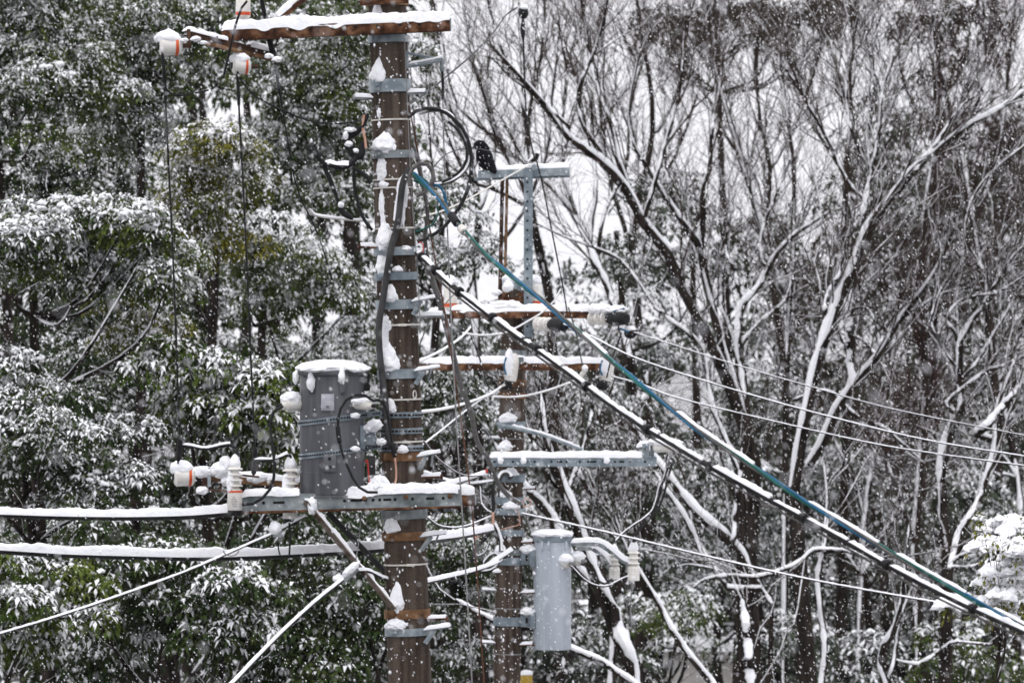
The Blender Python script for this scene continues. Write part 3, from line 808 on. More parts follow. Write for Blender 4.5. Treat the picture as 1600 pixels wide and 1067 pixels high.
# ---- bare trees, limbs as they stand in the photograph
BT = [
 ('large bare tree whose long limb sweeps up left over the second pole', 63, [
   [(1180, 727, 24), (1165, 677, 23), (1142, 610, 21), (1118, 550, 20), (1097, 509, 19), (1071, 460, 18), (1041, 389, 18), (1007, 340, 18), (972, 273, 17), (921, 222, 14), (890, 200, 12), (835, 125, 9), (775, 60, 6)],
   [(972, 273, 12), (958, 200, 9), (930, 120, 7), (915, 40, 5), (905, -40, 4)],
   [(921, 222, 9), (905, 150, 8), (940, 60, 5), (960, -30, 4)],
   [(1007, 340, 9), (1035, 230, 7), (1060, 130, 5), (1065, 30, 4)],
   [(890, 200, 6), (850, 160, 5), (800, 120, 4), (770, 90, 3)]], dict(twigs=600, fine=1300, cover=0.55, snowy_twigs=0.0, lsnow=0.2)),
 ('bare tree forked in two snowy arms behind the coloured cable', 66, [
   [(1165, 667, 22), (1150, 600, 20), (1135, 560, 16), (1110, 480, 15), (1099, 415, 15), (1092, 377, 15), (1060, 341, 11), (1022, 277, 9), (1000, 244, 8), (985, 180, 6), (1000, 90, 4)],
   [(1092, 377, 11), (1099, 337, 10), (1096, 292, 9), (1109, 259, 8), (1109, 217, 7), (1116, 180, 6), (1130, 90, 4)],
   [(1060, 341, 6), (1040, 260, 5), (1050, 190, 4), (1085, 110, 3)]], dict(twigs=700, fine=1800, cover=1.0)),
 ('bare tree with a narrow snowy fork rising from the white sky gap', 68, [
   [(1169, 690, 20), (1161, 595, 18), (1154, 539, 16), (1157, 500, 14), (1157, 464, 14), (1176, 467, 11), (1195, 426, 11), (1225, 381, 9), (1244, 362, 8), (1270, 345, 7), (1300, 326, 5)],
   [(1157, 464, 9), (1148, 426, 8), (1135, 390, 5), (1140, 330, 4)],
   [(1195, 426, 7), (1190, 370, 6), (1215, 300, 5), (1235, 250, 4)],
   [(1154, 539, 8), (1190, 500, 7), (1226, 470, 6), (1240, 430, 4)]], dict(twigs=500, fine=1300, cover=1.1)),
 ('big bare tree with a thick white limb that leans up to the right edge', 60, [
   [(1240, 760, 24), (1262, 620, 22), (1277, 560, 20), (1292, 520, 19), (1311, 464, 19), (1334, 422, 20), (1345, 381, 21), (1375, 337, 19), (1416, 289, 16), (1435, 262, 14), (1472, 232, 12), (1499, 210, 11), (1540, 184, 9), (1577, 161, 8), (1620, 125, 7)],
   [(1345, 381, 11), (1350, 320, 10), (1360, 270, 9), (1372, 210, 8), (1376, 150, 6), (1395, 90, 5)],
   [(1435, 262, 8), (1470, 215, 7), (1500, 170, 5), (1530, 145, 4)],
   [(1292, 520, 9), (1290, 470, 9), (1310, 430, 8), (1312, 410, 6)],
   [(1360, 270, 7), (1330, 200, 6), (1325, 110, 5), (1342, 30, 4)],
   [(1334, 300, 7), (1300, 230, 6), (1262, 160, 5), (1230, 110, 4)]], dict(twigs=1300, fine=3600, cover=0.92)),
 ('bare tree with a thick upright white trunk piece and a leaning limb', 62, [
   [(1264, 726, 16), (1285, 689, 17), (1311, 632, 17), (1334, 602, 15), (1375, 550, 11), (1412, 494, 10), (1454, 441, 9), (1475, 400, 7), (1490, 360, 5)],
   [(1334, 602, 15), (1328, 565, 15), (1328, 520, 15), (1329, 480, 12), (1330, 452, 7)],
   [(1375, 550, 6), (1370, 510, 5), (1350, 480, 4), (1295, 500, 3)],
   [(1412, 494, 6), (1450, 470, 5), (1480, 455, 4), (1520, 448, 3)]], dict(twigs=500, fine=1200, cover=1.35, root=False)),
 ('bare tree at the right with many thin snowy limbs fanning to the edge', 61, [
   [(1480, 860, 20), (1470, 760, 19), (1476, 696, 18), (1499, 647, 18), (1497, 600, 13), (1499, 524, 12), (1532, 482, 8), (1536, 420, 8), (1534, 400, 5)],
   [(1499, 647, 12), (1480, 629, 8), (1540, 580, 8), (1570, 570, 7), (1610, 550, 6)],
   [(1497, 600, 7), (1530, 560, 6), (1560, 510, 6), (1600, 440, 5)],
   [(1499, 524, 7), (1480, 500, 5), (1500, 470, 5), (1560, 455, 5), (1600, 430, 4)],
   [(1532, 482, 6), (1560, 434, 7), (1580, 405, 6), (1605, 380, 5)],
   [(1499, 580, 6), (1470, 540, 5), (1455, 500, 4), (1470, 450, 3)],
   [(1536, 420, 5), (1510, 370, 5), (1520, 310, 4), (1560, 260, 4), (1610, 220, 4)]], dict(twigs=900, fine=2200, cover=1.1)),
 ('snowy limb leaning up right at the edge over the small white bush', 59, [
   [(1484, 890, 14), (1500, 830, 14), (1525, 791, 13), (1551, 708, 11), (1560, 640, 8), (1590, 560, 6)],
   [(1519, 685, 15), (1547, 659, 15), (1575, 625, 13), (1610, 590, 11)],
   [(1480, 880, 8), (1520, 860, 7), (1560, 850, 6), (1610, 845, 5)],
   [(1480, 885, 6), (1520, 885, 6), (1560, 870, 5), (1590, 868, 4)]], dict(twigs=240, fine=500, cover=1.3)),
 ('snow-plastered straight trunk low right of the two white cutouts', 57, [
   [(1176, 1090, 20), (1169, 1004, 20), (1164, 960, 18), (1160, 935, 12)],
   ], dict(twigs=0, fine=0, cover=1.6)),
 ('crooked bare trunk with a long level snowy branch to its left', 58, [
   [(1281, 1090, 13), (1289, 1023, 13), (1283, 967, 13), (1277, 907, 13), (1285, 870, 11), (1289, 847, 9), (1292, 780, 7), (1285, 720, 5)],
   [(1330, 862, 8), (1277, 858, 9), (1262, 868, 9), (1240, 884, 9), (1187, 901, 9), (1139, 901, 9), (1101, 907, 6), (1085, 920, 4)],
   [(1277, 858, 7), (1330, 862, 7), (1375, 880, 7), (1400, 900, 5)],
   [(1139, 901, 6), (1120, 890, 5), (1080, 882, 4), (1060, 885, 3)]], dict(twigs=260, fine=500, cover=1.3)),
 ('thin bare trunk leaning left with a long white edge at the bottom centre', 56, [
   [(1125, 1090, 15), (1112, 1064, 14), (1075, 1016, 13), (1052, 978, 12), (1030, 937, 11), (1000, 888, 9), (975, 840, 7), (960, 800, 5)]], dict(twigs=120, fine=260, cover=1.35)),
 ('slender bare tree leaning left behind the end of the long steel arm', 60, [
   [(1206, 944, 8), (1172, 892, 9), (1160, 860, 12), (1146, 851, 19), (1120, 826, 19), (1090, 798, 18), (1058, 760, 16), (1026, 716, 13), (1000, 680, 9), (985, 640, 6)],
   [(1146, 933, 10), (1116, 892, 11), (1097, 866, 11), (1067, 806, 11), (1040, 770, 9), (1019, 738, 7)],
   [(1146, 851, 10), (1150, 800, 12), (1158, 740, 9), (1160, 700, 6)]], dict(twigs=160, fine=400, cover=1.35)),
 ('dark bare trunk slanting behind the pale transformer', 56, [
   [(1000, 1090, 34), (987, 1036, 33), (963, 982, 32), (936, 909, 31), (909, 834, 29), (885, 770, 27), (862, 715, 24), (848, 660, 17), (840, 600, 12)],
   [(909, 834, 14), (890, 780, 13), (860, 750, 10), (835, 700, 8), (815, 640, 6)],
   [(885, 770, 9), (905, 720, 8), (925, 650, 6), (930, 600, 4)]], dict(twigs=300, fine=800, cover=0.75)),
 ('white snow-covered branch slanting down right below the pale transformer', 50, [
   [(1010, 1085, 12), (990, 1065, 12), (944, 1033, 12), (890, 1009, 12), (850, 985, 10), (800, 975, 9), (769, 966, 11), (740, 950, 10), (715, 936, 8)]], dict(twigs=20, fine=40, cover=1.5, root=False)),
 ('bare limbs slanting behind the hooks of the second pole', 62, [
   [(960, 955, 12), (935, 920, 14), (904, 888, 15), (880, 845, 17), (871, 826, 18), (855, 800, 18), (834, 778, 16), (800, 735, 11), (770, 690, 8)],
   [(925, 775, 7), (905, 740, 9), (895, 700, 9), (880, 660, 6)]], dict(twigs=200, fine=500, cover=1.4)),
 ('tall dark trunk standing upright left of the leaning white limb', 70, [
   [(1222, 1090, 16), (1225, 900, 14), (1224, 760, 13), (1226, 620, 12), (1232, 480, 10), (1238, 380, 9), (1236, 260, 7), (1215, 120, 5), (1220, 20, 4)],
   [(1232, 480, 7), (1205, 400, 6), (1180, 330, 5), (1170, 240, 4)]], dict(twigs=700, fine=1900, cover=0.5)),
 ('dark upright trunk at the right behind the fan of thin limbs', 70, [
   [(1436, 1090, 22), (1438, 960, 20), (1430, 850, 18), (1442, 700, 15), (1448, 580, 12), (1440, 440, 9), (1452, 320, 7), (1465, 200, 5), (1460, 90, 4)],
   [(1430, 850, 9), (1400, 760, 7), (1380, 690, 5)]], dict(twigs=900, fine=2600, cover=0.5, twig_mat='twig_red')),
 ('bare tree with a wavering snowy branch crossing behind the three wires', 64, [
   [(1180, 830, 13), (1150, 720, 12), (1120, 640, 11), (1100, 536, 8), (1072, 515, 7), (1050, 506, 7), (1031, 487, 6), (1005, 447, 6), (972, 408, 5), (918, 383, 5), (865, 363, 4), (834, 346, 3)],
   [(1240, 625, 6), (1290, 610, 6), (1325, 635, 7), (1345, 655, 8), (1375, 665, 8), (1395, 678, 5), (1440, 720, 4)],
   [(1290, 495, 3), (1315, 520, 5), (1345, 530, 5), (1367, 552, 5)]], dict(twigs=300, fine=700, cover=0.9)),
 ('bare tree with a v-shaped snowy fork at the bottom right', 57, [
   [(1387, 1090, 16), (1378, 1040, 15), (1380, 1010, 15), (1395, 985, 13), (1405, 955, 9), (1412, 900, 6), (1420, 820, 4)],
   [(1387, 1070, 9), (1400, 1010, 7), (1404, 970, 5), (1430, 900, 4)],
   [(1420, 1040, 5), (1450, 1030, 7), (1480, 1010, 7), (1495, 1003, 6), (1550, 1008, 4)]], dict(twigs=150, fine=400, cover=1.4)),
 # the fine-limbed trees against the white sky
 ('slim bare tree left of the crow, its limbs curving up against the white sky', 72, [
   [(860, 470, 17), (830, 330, 16), (818, 290, 14), (775, 220, 10), (760, 160, 7), (738, 110, 6), (728, 70, 5), (715, -20, 4)],
   [(818, 290, 12), (824, 220, 12), (818, 170, 8), (800, 120, 7), (775, 60, 5), (755, -20, 4)],
   [(824, 220, 8), (832, 150, 7), (845, 90, 5), (852, 0, 4)],
   [(775, 220, 6), (720, 170, 5), (700, 110, 4), (690, 40, 3)],
   [(830, 330, 8), (780, 300, 7), (735, 280, 6), (700, 220, 5), (680, 150, 4)]], dict(twigs=600, fine=1500, cover=0.35, snowy_twigs=0.0, lsnow=0.15)),
 ('bare tree right of the galvanised cross-arm with long steep limbs', 70, [
   [(985, 560, 17), (958, 467, 15), (932, 408, 14), (918, 369, 14), (901, 340, 13), (882, 312, 12), (849, 281, 9), (820, 250, 6), (790, 200, 4)],
   [(918, 369, 9), (930, 310, 9), (925, 230, 7), (920, 150, 6), (905, 80, 5), (890, 0, 4)],
   [(932, 408, 8), (945, 330, 7), (975, 260, 6), (980, 180, 5), (1000, 90, 4)],
   [(901, 340, 6), (880, 260, 6), (878, 200, 5), (885, 120, 4), (870, 30, 3)]], dict(twigs=600, fine=1500, cover=0.6, snowy_twigs=0.0, lsnow=0.15)),
 ('bare tree behind the cable loops with crowded upright twigs', 74, [
   [(745, 560, 15), (735, 430, 14), (745, 340, 13), (738, 280, 11), (715, 200, 8), (690, 130, 6), (680, 60, 5), (670, -20, 4)],
   [(745, 340, 9), (765, 280, 8), (772, 220, 6), (760, 140, 5), (765, 50, 4)],
   [(735, 430, 8), (780, 380, 8), (815, 330, 7), (850, 240, 6), (860, 150, 5), (870, 60, 4)],
   [(738, 280, 7), (705, 260, 6), (675, 215, 5), (655, 150, 4)],
   [(738, 330, 6), (712, 300, 6), (690, 240, 5)]], dict(twigs=550, fine=1400, cover=0.7, snowy_twigs=0.0, lsnow=0.15)),
 ('bare tree with reddish twig ends filling the top of the sky', 78, [
   [(1010, 600, 16), (990, 460, 14), (985, 380, 13), (1000, 300, 12), (1020, 220, 10), (1018, 130, 8), (1005, 50, 6), (995, -40, 5)],
   [(985, 380, 9), (960, 300, 8), (945, 220, 7), (940, 140, 5), (925, 60, 4)],
   [(1020, 220, 7), (1055, 150, 6), (1075, 80, 5), (1085, 0, 4)],
   [(1000, 300, 7), (1040, 270, 6), (1070, 210, 5), (1090, 150, 4)],
   [(1018, 130, 5), (990, 90, 5), (965, 40, 4)]], dict(twigs=700, fine=2200, cover=0.35, snowy_twigs=0.0, lsnow=0.15, twig_mat='twig_red')),
 ('bare tree with dense dark twigs left of the sky gap on the right', 76, [
   [(1230, 600, 15), (1215, 470, 14), (1195, 350, 13), (1165, 250, 11), (1140, 160, 8), (1120, 70, 6), (1110, -30, 5)],
   [(1195, 350, 8), (1205, 270, 8), (1190, 180, 6), (1185, 80, 5), (1195, -20, 4)],
   [(1165, 250, 7), (1140, 220, 6), (1110, 160, 5), (1070, 80, 4)],
   [(1205, 270, 6), (1240, 200, 6), (1270, 120, 5), (1290, 20, 4)]], dict(twigs=1000, fine=3500, cover=0.4, snowy_twigs=0.0, lsnow=0.15)),
 ('slender bare tree standing in the sky gap on the right', 73, [
   [(1330, 560, 14), (1320, 400, 12), (1325, 280, 10), (1332, 180, 9), (1330, 110, 7), (1338, 60, 6), (1342, 10, 5), (1345, -40, 4)],
   [(1332, 180, 6), (1312, 120, 5), (1318, 60, 4), (1330, 10, 3)],
   [(1338, 110, 5), (1362, 60, 4), (1380, 20, 3)],
   [(1325, 280, 7), (1285, 220, 6), (1260, 160, 4)]], dict(twigs=700, fine=2400, cover=0.4, snowy_twigs=0.0, lsnow=0.15)),
 ('bare tree with brown twigs in the upper right corner', 76, [
   [(1560, 640, 15), (1540, 480, 14), (1520, 350, 12), (1500, 230, 10), (1470, 120, 7), (1455, 40, 5), (1450, -40, 4)],
   [(1520, 350, 8), (1560, 250, 7), (1575, 150, 6), (1580, 60, 5), (1590, -20, 4)],
   [(1500, 230, 7), (1530, 150, 6), (1540, 60, 4), (1535, -20, 3)],
   [(1540, 480, 7), (1590, 380, 6), (1620, 280, 5), (1630, 180, 4)],
   [(1500, 230, 6), (1440, 180, 5), (1410, 120, 4), (1400, 40, 3)]], dict(twigs=1500, fine=5500, cover=0.45, snowy_twigs=0.25, twig_mat='twig_red')),
 ('bare tree with a web of brown twigs at the right edge, half way up', 77, [
   [(1600, 900, 15), (1590, 740, 14), (1560, 600, 12), (1540, 500, 10), (1510, 400, 8), (1470, 320, 6), (1450, 260, 4)],
   [(1560, 600, 8), (1600, 500, 7), (1630, 400, 5), (1640, 300, 4)],
   [(1540, 500, 7), (1550, 420, 6), (1580, 340, 5), (1600, 270, 4)],
   [(1590, 740, 8), (1530, 660, 7), (1480, 560, 5), (1440, 480, 4), (1420, 400, 3)],
   [(1590, 740, 6), (1520, 740, 5), (1460, 690, 4), (1400, 620, 3)]], dict(twigs=1300, fine=4200, cover=0.7, snowy_twigs=0.35)),
 ('bare tree with thin drooping twigs behind the crooked trunk', 72, [
   [(1340, 1090, 16), (1345, 900, 14), (1350, 780, 12), (1370, 660, 10), (1390, 560, 7), (1400, 470, 5)],
   [(1345, 900, 8), (1390, 820, 7), (1440, 760, 5), (1490, 720, 4)],
   [(1350, 780, 7), (1310, 700, 6), (1280, 600, 5), (1270, 500, 4)],
   [(1345, 900, 7), (1300, 840, 5), (1240, 800, 4), (1180, 790, 3)]], dict(twigs=900, fine=2600, cover=0.8, snowy_twigs=0.4)),
]
for i, (lab, d, limbs, kw) in enumerate(BT):
    if kw.get('twigs') == 0: kw = dict(kw, twigs=10, fine=10)
    bare_tree(lab, limbs, d, i, **kw)

# ---- the small bush heaped with snow at the right edge
evergreen('small leafy bush heaped with thick snow at the right edge', [(1575, 900, 45, 75), (1545, 945, 45, 35)], 40, 1590, kind='olive', snow=1.3, lumps=9.0, lumpk=2.1, leaf=0.07, spacing=0.10, dome=(0.12, 0.22), name='snowy_bush', group=None, seed=90, trunk_r=0.03, dens=1.3,
          extra=[(1530, 812, 9), (1537, 830, 11), (1548, 845, 11), (1555, 862, 12), (1600, 855, 22)])

# ================================================================ the near concrete pole
D1 = 30.0
S1 = D1 / F                       # metres per photo pixel at the near pole
D2 = 46.0
S2 = D2 / F

def unit(a):
    a = np.asarray(a, float); return a / np.linalg.norm(a)

class Pole:
    """axis and radius of a leaning tapered pole given by two photo points"""
    def __init__(s, u0, v0, w0, u1, v1, w1, d):
        s.a = (u0, v0, w0, u1, v1, w1); s.d = d; s.s = d / F
    def uv(s, v):
        u0, v0, w0, u1, v1, w1 = s.a; t = (v - v0) / (v1 - v0)
        return u0 + t * (u1 - u0), w0 + t * (w1 - w0)
    def at(s, v):
        u, wd = s.uv(v); return P(u, v, s.d), wd / 2 * s.s
    @property
    def axis(s):
        return unit(s.at(0)[0] - s.at(1000)[0])
    def surf(s, v, x):
        """point on the near face, x from -1 (left edge) to 1 (right edge)"""
        c, r = s.at(v)
        return c + np.array([x * r, -math.sqrt(max(0, 1 - x * x)) * r, 0])
    def vground(s):
        return 533.5 + HC / s.s

PO1 = Pole(607, 60, 59, 640, 1060, 68, D1)
PO2 = Pole(803, 460, 38, 792, 1060, 43, D2)

def ring(mb, po, v, h, thick, seg=28, a0=0, a1=360, matn=0):
    """a flat steel band round the pole: height h px"""
    c, r = po.at(v); ax = po.axis; hh = h * po.s / 2
    n = seg; e1 = unit(np.cross(np.array([0, 1.0, 0]), ax)); e2 = np.cross(ax, e1)
    a = np.radians(np.linspace(a0, a1, n))
    V = []
    for (rr, z) in ((r + 0.001, -hh), (r + thick, -hh), (r + thick, hh), (r + 0.001, hh)):
        V.append(c + ax * z + (np.cos(a)[:, None] * e1 + np.sin(a)[:, None] * e2) * rr)
    V = np.concatenate(V)
    q = []
    for k in range(4):
        for i in range(n - 1):
            q.append([k * n + i, k * n + i + 1, ((k + 1) % 4) * n + i + 1, ((k + 1) % 4) * n + i])
    mb.add(V, q, matn)
    return mb

def bolt(mb, p, d, r=0.012, ln=0.03):
    mb.lathe(np.asarray(p), d, [(0, r), (ln * 0.5, r), (ln * 0.5, r * 0.6), (ln, r * 0.6)], 6)

def snow_heap(parent, po, v, x, w, h, seed, y=0.6, lean=(0, 0), taper=0.6, sub=3):
    """a heap of snow stuck against the pole above a band: v = its foot, x = place across the pole, sizes px"""
    c = po.surf(v, x); s = po.s
    mb = MB().blob(c + np.array([0, 0.0, h * s * 0.42]), (w * s / 2, w * s * 0.5 * y, h * s * 0.55), seed, 0.28, 1.9, taper, lean)
    return part('snow_heap', mb, M['snow'], parent)

def snow_patch(parent, po, v, x, w, h, seed):
    c = po.surf(v, x); s = po.s
    e = unit(np.array([math.sqrt(max(0.02, 1 - x * x)), x, 0])); n = np.array([e[1], -e[0], 0])
    A = np.array([e, n, [0, 0, 1.0]])
    mb = MB().blob(c, (w * s / 2, 0.012, h * s / 2), seed, 0.5, 2.4, 0.15, ax=A)
    return part('snow_patch', mb, M['snow'], parent)

def step_hook(parent, po, v, ln, mat_, seed):
    """folding foothold on the right of a band: a plate, a bent bar and a strut, with snow on the bar"""
    c = po.surf(v, 0.72); s = po.s
    mb = MB()
    a = c + np.array([0, -0.012, -2 * s]); e = a + np.array([ln * s, -0.05, 6 * s]); ee = e + np.array([0.0, 0.06, 0])
    mb.box((a + e) / 2, np.linalg.norm(e - a), 0.028, 0.010, np.array([unit(e - a), unit(np.cross([0, 0, 1.0], unit(e - a))), unit(np.cross(unit(e - a), np.cross([0, 0, 1.0], unit(e - a))))]), bev=0.003)
    f = a + np.array([3 * s, -0.012, -20 * s]); g_ = a + np.array([ln * 0.45 * s, -0.02, 2 * s])
    ax = unit(g_ - f); sd = unit(np.cross(ax, [0, 1.0, 0])); mb.box((f + g_) / 2, np.linalg.norm(g_ - f), 0.030, 0.012, np.array([ax, sd, np.cross(ax, sd)]), bev=0.003)
    f2 = a + np.array([22 * s, 0.04, -15 * s]); g2 = a + np.array([ln * 0.72 * s, 0.02, 3 * s])
    mb.tube([f2, g2], 0.007, 6)
    h = part('step_hook', mb, M[mat_], parent)
    part('snow_cap', MB().ridge([a + np.array([2 * s, 0, 0.006]), e + np.array([2 * s, 0, 0.006])], 0.036, 0.022, seed, 0.3), M['snow'], h)
    return h

def step_bolt(parent, po, v, side, ln, mat_, seed, snow=True):
    c = po.surf(v, 0.9 * side); s = po.s
    e = c + np.array([side * ln * s, -0.02, 1.0 * s])
    mb = MB().tube([c, e], 0.009, 8); mb.lathe(e, unit(e - c), [(0, 0.016), (0.012, 0.016)], 8)
    b = part('step_bolt', mb, M[mat_], parent)
    if snow:
        part('snow_cap', MB().ridge([c + np.array([0, 0, 0.008]), e + np.array([0, 0, 0.008])], 0.03, 0.022, seed, 0.3), M['snow'], b)
    return b

# bar with a channel or box section between two points
def beam(mb, a, b, depth, height, bev=0.004):
    a = np.asarray(a, float); b = np.asarray(b, float); ax = unit(b - a)
    sd = unit(np.cross([0, 0, 1.0], ax)); up = np.cross(ax, sd)
    mb.box((a + b) / 2, np.linalg.norm(b - a), depth, height, np.array([ax, sd, up]), bev=bev)
    return ax, sd, up

def channel(mb, a, b, depth, height, t=0.008, toward=-1):
    """steel channel: web on the side `toward` (y), two flanges"""
    a = np.asarray(a, float); b = np.asarray(b, float); ax = unit(b - a)
    sd = unit(np.cross([0, 0, 1.0], ax)); up = np.cross(ax, sd); L = np.linalg.norm(b - a); A = np.array([ax, sd, up]); m = (a + b) / 2
    f = 1 if sd[1] * toward > 0 else -1
    mb.box(m + sd * f * (depth - t) / 2, L, t, height, A)
    for k in (-1, 1):
        mb.box(m + up * k * (height - t) / 2 - sd * f * (t / 2 + 0.0005), L, depth - t - 0.001, t, A)
    return ax, sd * f, up

def holes(parent, a, b, face, ts, slot=(), r=0.010):
    """openings punched in a steel face, seen dark"""
    a = np.asarray(a, float); b = np.asarray(b, float); ax = unit(b - a); up = np.cross(ax, face); up = up * np.sign(up[2])
    for t in ts:
        mb = MB().lathe(a + (b - a) * t + face * 0.0005, face, [(0, r), (0.0025, r), (0.0025, r * 0.8), (-0.001, r * 0.78)], 12)
        part('bolt_hole', mb, M['hole'], parent)
    for t, w_ in slot:
        mb = MB().box(a + (b - a) * t + face * 0.001, w_, 0.003, r * 1.5, np.array([ax, face, up]), bev=0.001)
        part('slot', mb, M['hole'], parent)

pole1 = thing('utility_pole', 'near weathered brown concrete utility pole with snowy steel bands and foot hooks', 'utility pole', P(*[PO1.uv(PO1.vground())[0], PO1.vground(), D1]))
mb = MB()
vv = np.linspace(PO1.vground() + 20, -170, 40)
mb.tube(np.array([PO1.at(v)[0] for v in vv]), np.array([PO1.at(v)[1] for v in vv]), 36)
part('shaft', mb, M['concrete'], pole1)
for v, h, mt, th in ((62, 11, 'galv', .012), (135, 20, 'galv', .012), (242, 12, 'galv_old', .016), (393, 13, 'galv', .012), (432, 12, 'galv_blue', .012),
                     (476, 15, 'galv', .012), (584, 15, 'galv', .012), (713, 13, 'rust_band', .012), (803, 14, 'galv_old', .014), (837, 13, 'rust_band', .012),
                     (958, 14, 'rust_band', .013), (986, 12, 'galv', .012)):
    ob = part('pole_band', ring(MB(), PO1, v, h, th), M[mt], pole1)
    bm_ = MB(); c = PO1.surf(v, -0.75)
    beam(bm_, c + np.array([-0.01, -0.02, 0]), c + np.array([0.035, -0.028, 0]), 0.03, h * S1 * 0.9)
    bolt(bm_, c + np.array([0.012, -0.04, 0]), (0, -1, 0), 0.011, 0.03)
    part('clamp', bm_, M[mt], ob)
# perforated hanger straps of the transformer pass round the pole as well
for v in (648, 673, 700):
    ob = part('perforated_band', ring(MB(), PO1, v, 9, .006), M['galv_blue'], pole1)
    c, r = PO1.at(v); r += .0065
    for k in range(15):
        a = math.radians(180 + 8 + k * 11.7)
        n_ = np.array([math.cos(a), math.sin(a), 0])
        e_ = np.array([-n_[1], n_[0], 0])
        part('slot', MB().box(c + n_ * r, 0.020, 0.002, 0.013, np.array([e_, n_, [0, 0, 1.0]])), M['hole'], ob)
# wire ties
for v in (188, 281, 294, 357, 508, 624, 690, 881):
    tb = ring(MB(), PO1, v, 2.4, .006)
    ob = part('wire_tie', tb, M['wire_white'], pole1)
    if v in (508, 690, 881):
        part('buckle', MB().box(PO1.surf(v, 0.25) + np.array([0, -0.012, 0]), 0.05, 0.014, 0.016, bev=0.003), M['wire_white'], ob)
# the small oval mark painted on the pole
q = [PO1.surf(616 + 6 * math.sin(a), 0.72 + 0.075 * math.cos(a)) + np.array([0, -0.002, 0]) for a in np.linspace(0, 2 * math.pi, 17)]
part('painted_mark', MB().tube(q, 0.0045, 5, caps=False), M['wire_white'], pole1)
for v, ln, mt, sd in ((470, 34, 'galv', 1), (578, 38, 'galv', 2), (711, 34, 'galv_old', 3), (836, 40, 'galv_old', 4), (981, 40, 'galv', 5)):
    step_hook(pole1, PO1, v, ln, mt, sd)
for v, sd_, ln, mt in ((155, -1, 28, 'galv_old'), (147, 1, 28, 'galv_old'), (387, -1, 26, 'rust'), (495, 1, 42, 'galv_old'), (745, 1, 30, 'rust'), (966, 1, 30, 'rust'), (395, 1, 16, 'galv')):
    step_bolt(pole1, PO1, v, sd_, ln, mt, v)
for i, (v, x, w_, h_, tp) in enumerate(((127, -0.55, 34, 36, .7), (236, -0.35, 52, 30, .7), (388, -0.5, 34, 42, .45), (425, -0.62, 24, 34, .3), (470, -0.30, 32, 26, .6), (425, 0.1, 20, 10, .4),
                                         (576, -0.45, 42, 40, .65), (642, -0.45, 26, 22, .6), (828, -0.55, 36, 30, .75), (950, -0.45, 34, 46, .75), (980, -0.5, 44, 18, .5), (706, 0.05, 22, 12, .4), (392, 0.5, 22, 8, .3))):
    snow_heap(pole1, PO1, v, x, w_, h_, i + 1, taper=tp)
for i, (v, x, w_, h_) in enumerate(((178, -0.6, 8, 16), (196, -0.6, 6, 10), (265, -0.55, 18, 36), (289, -0.5, 18, 10), (318, -0.6, 10, 40), (345, -0.55, 10, 24), (300, 0.62, 9, 50), (330, 0.42, 10, 50), (500, -0.7, 24, 14),
                                    (540, -0.62, 15, 60), (508, -0.55, 20, 20), (520, -0.7, 10, 50), (562, -0.5, 18, 36), (445, -0.55, 12, 30), (280, 0.55, 12, 12))):
    snow_patch(pole1, PO1, v, x, w_, h_, i + 30)

# wind-blown snow flecks sticking to the shaft
def flecks(parent, po, n, v0, v1, seed):
    rg = np.random.default_rng(seed); mb = MB(); vs, fs = ico(1)
    for k in range(n):
        x = np.clip(rg.normal(-.25, .5), -.97, .97); c = po.surf(rg.uniform(v0, v1), x)
        r = po.s * rg.uniform(.5, 1.7)
        mb.add(c + vs * (1 + rg.normal(0, .2, (len(vs), 1))) * np.array([r, .6 * r, r * rg.uniform(.8, 2.0)]), fs)
    return part('snow_flecks', mb, M['snow'], parent, kind='stuff')
flecks(pole1, PO1, 170, 60, 1067, 3)

# ---- top cross-arm, rusty, with snow
ya = D1 - 0.19
def xarm(parent, p0, p1, depth, height, mt, snow_h, seed, name='cross_arm', end=None, drips=0.6, inset=0.0, sw=None):
    mb = MB(); ax, sd, up = beam(mb, p0, p1, depth, height)
    o_ = part(name, mb, M[mt], parent)
    if snow_h:
        e0 = p0 + up * height / 2 + ax * inset; e1 = p1 + up * height / 2 - ax * inset
        n = 5; part('snow_cap', MB().ridge([e0 + (e1 - e0) * k / (n - 1) for k in range(n)], (sw or depth) * 1.08, snow_h, seed, 0.32, 0.25, drips=drips), M['snow'], o_)
    return o_
arm1 = xarm(pole1, P(347, 55, ya), P(703, 39, ya), 0.09, 0.078, 'rust', 0.050, 3, drips=1.2)
e = P(703, 39, ya)
part('end_cap', MB().box(e + np.array([0.004, 0, 0.0]), 0.008, 0.085, 0.072), M['galv_old'], arm1)
for u in (430, 455, 485, 520, 556, 590, 625, 655):
    v = 56 - (u - 347) * 16 / 356
    part('bolt_hole', MB().lathe(P(u, v - 3, ya) + np.array([0, -0.0455, 0]), (0, -1, 0), [(0, .009), (.003, .009), (.003, .007), (-.001, .007)], 10), M['hole'], arm1)
part('snow_heap', MB().blob(P(590, 20, D1 - 0.1), (0.05, 0.06, 0.08), 4, 0.3, 1.8, 0.7), M['snow'], arm1)
# band and stub arm above it, cut by the frame
ob = part('pole_band', ring(MB(), PO1, 4, 12, .016), M['rust_band'], pole1)
stub = xarm(pole1, P(562, 4, D1 - 0.17), P(638, 0, D1 - 0.17), 0.07, 0.04, 'rust', 0.03, 8)
# slanting brace that comes down to the arm from above
br = part('brace', MB().box((P(480, -5, ya + .1) + P(433, 33, ya)) / 2, 0.25, 0.04, 0.03, np.array([unit(P(480, -5, ya) - P(433, 33, ya)), [0, 1, 0], np.cross(unit(P(480, -5, ya) - P(433, 33, ya)), [0, 1.0, 0])])), M['rust'], pole1)
part('snow_cap', MB().ridge([P(480, -12, ya + .1), P(434, 26, ya)], 0.035, 0.03, 5), M['snow'], br)
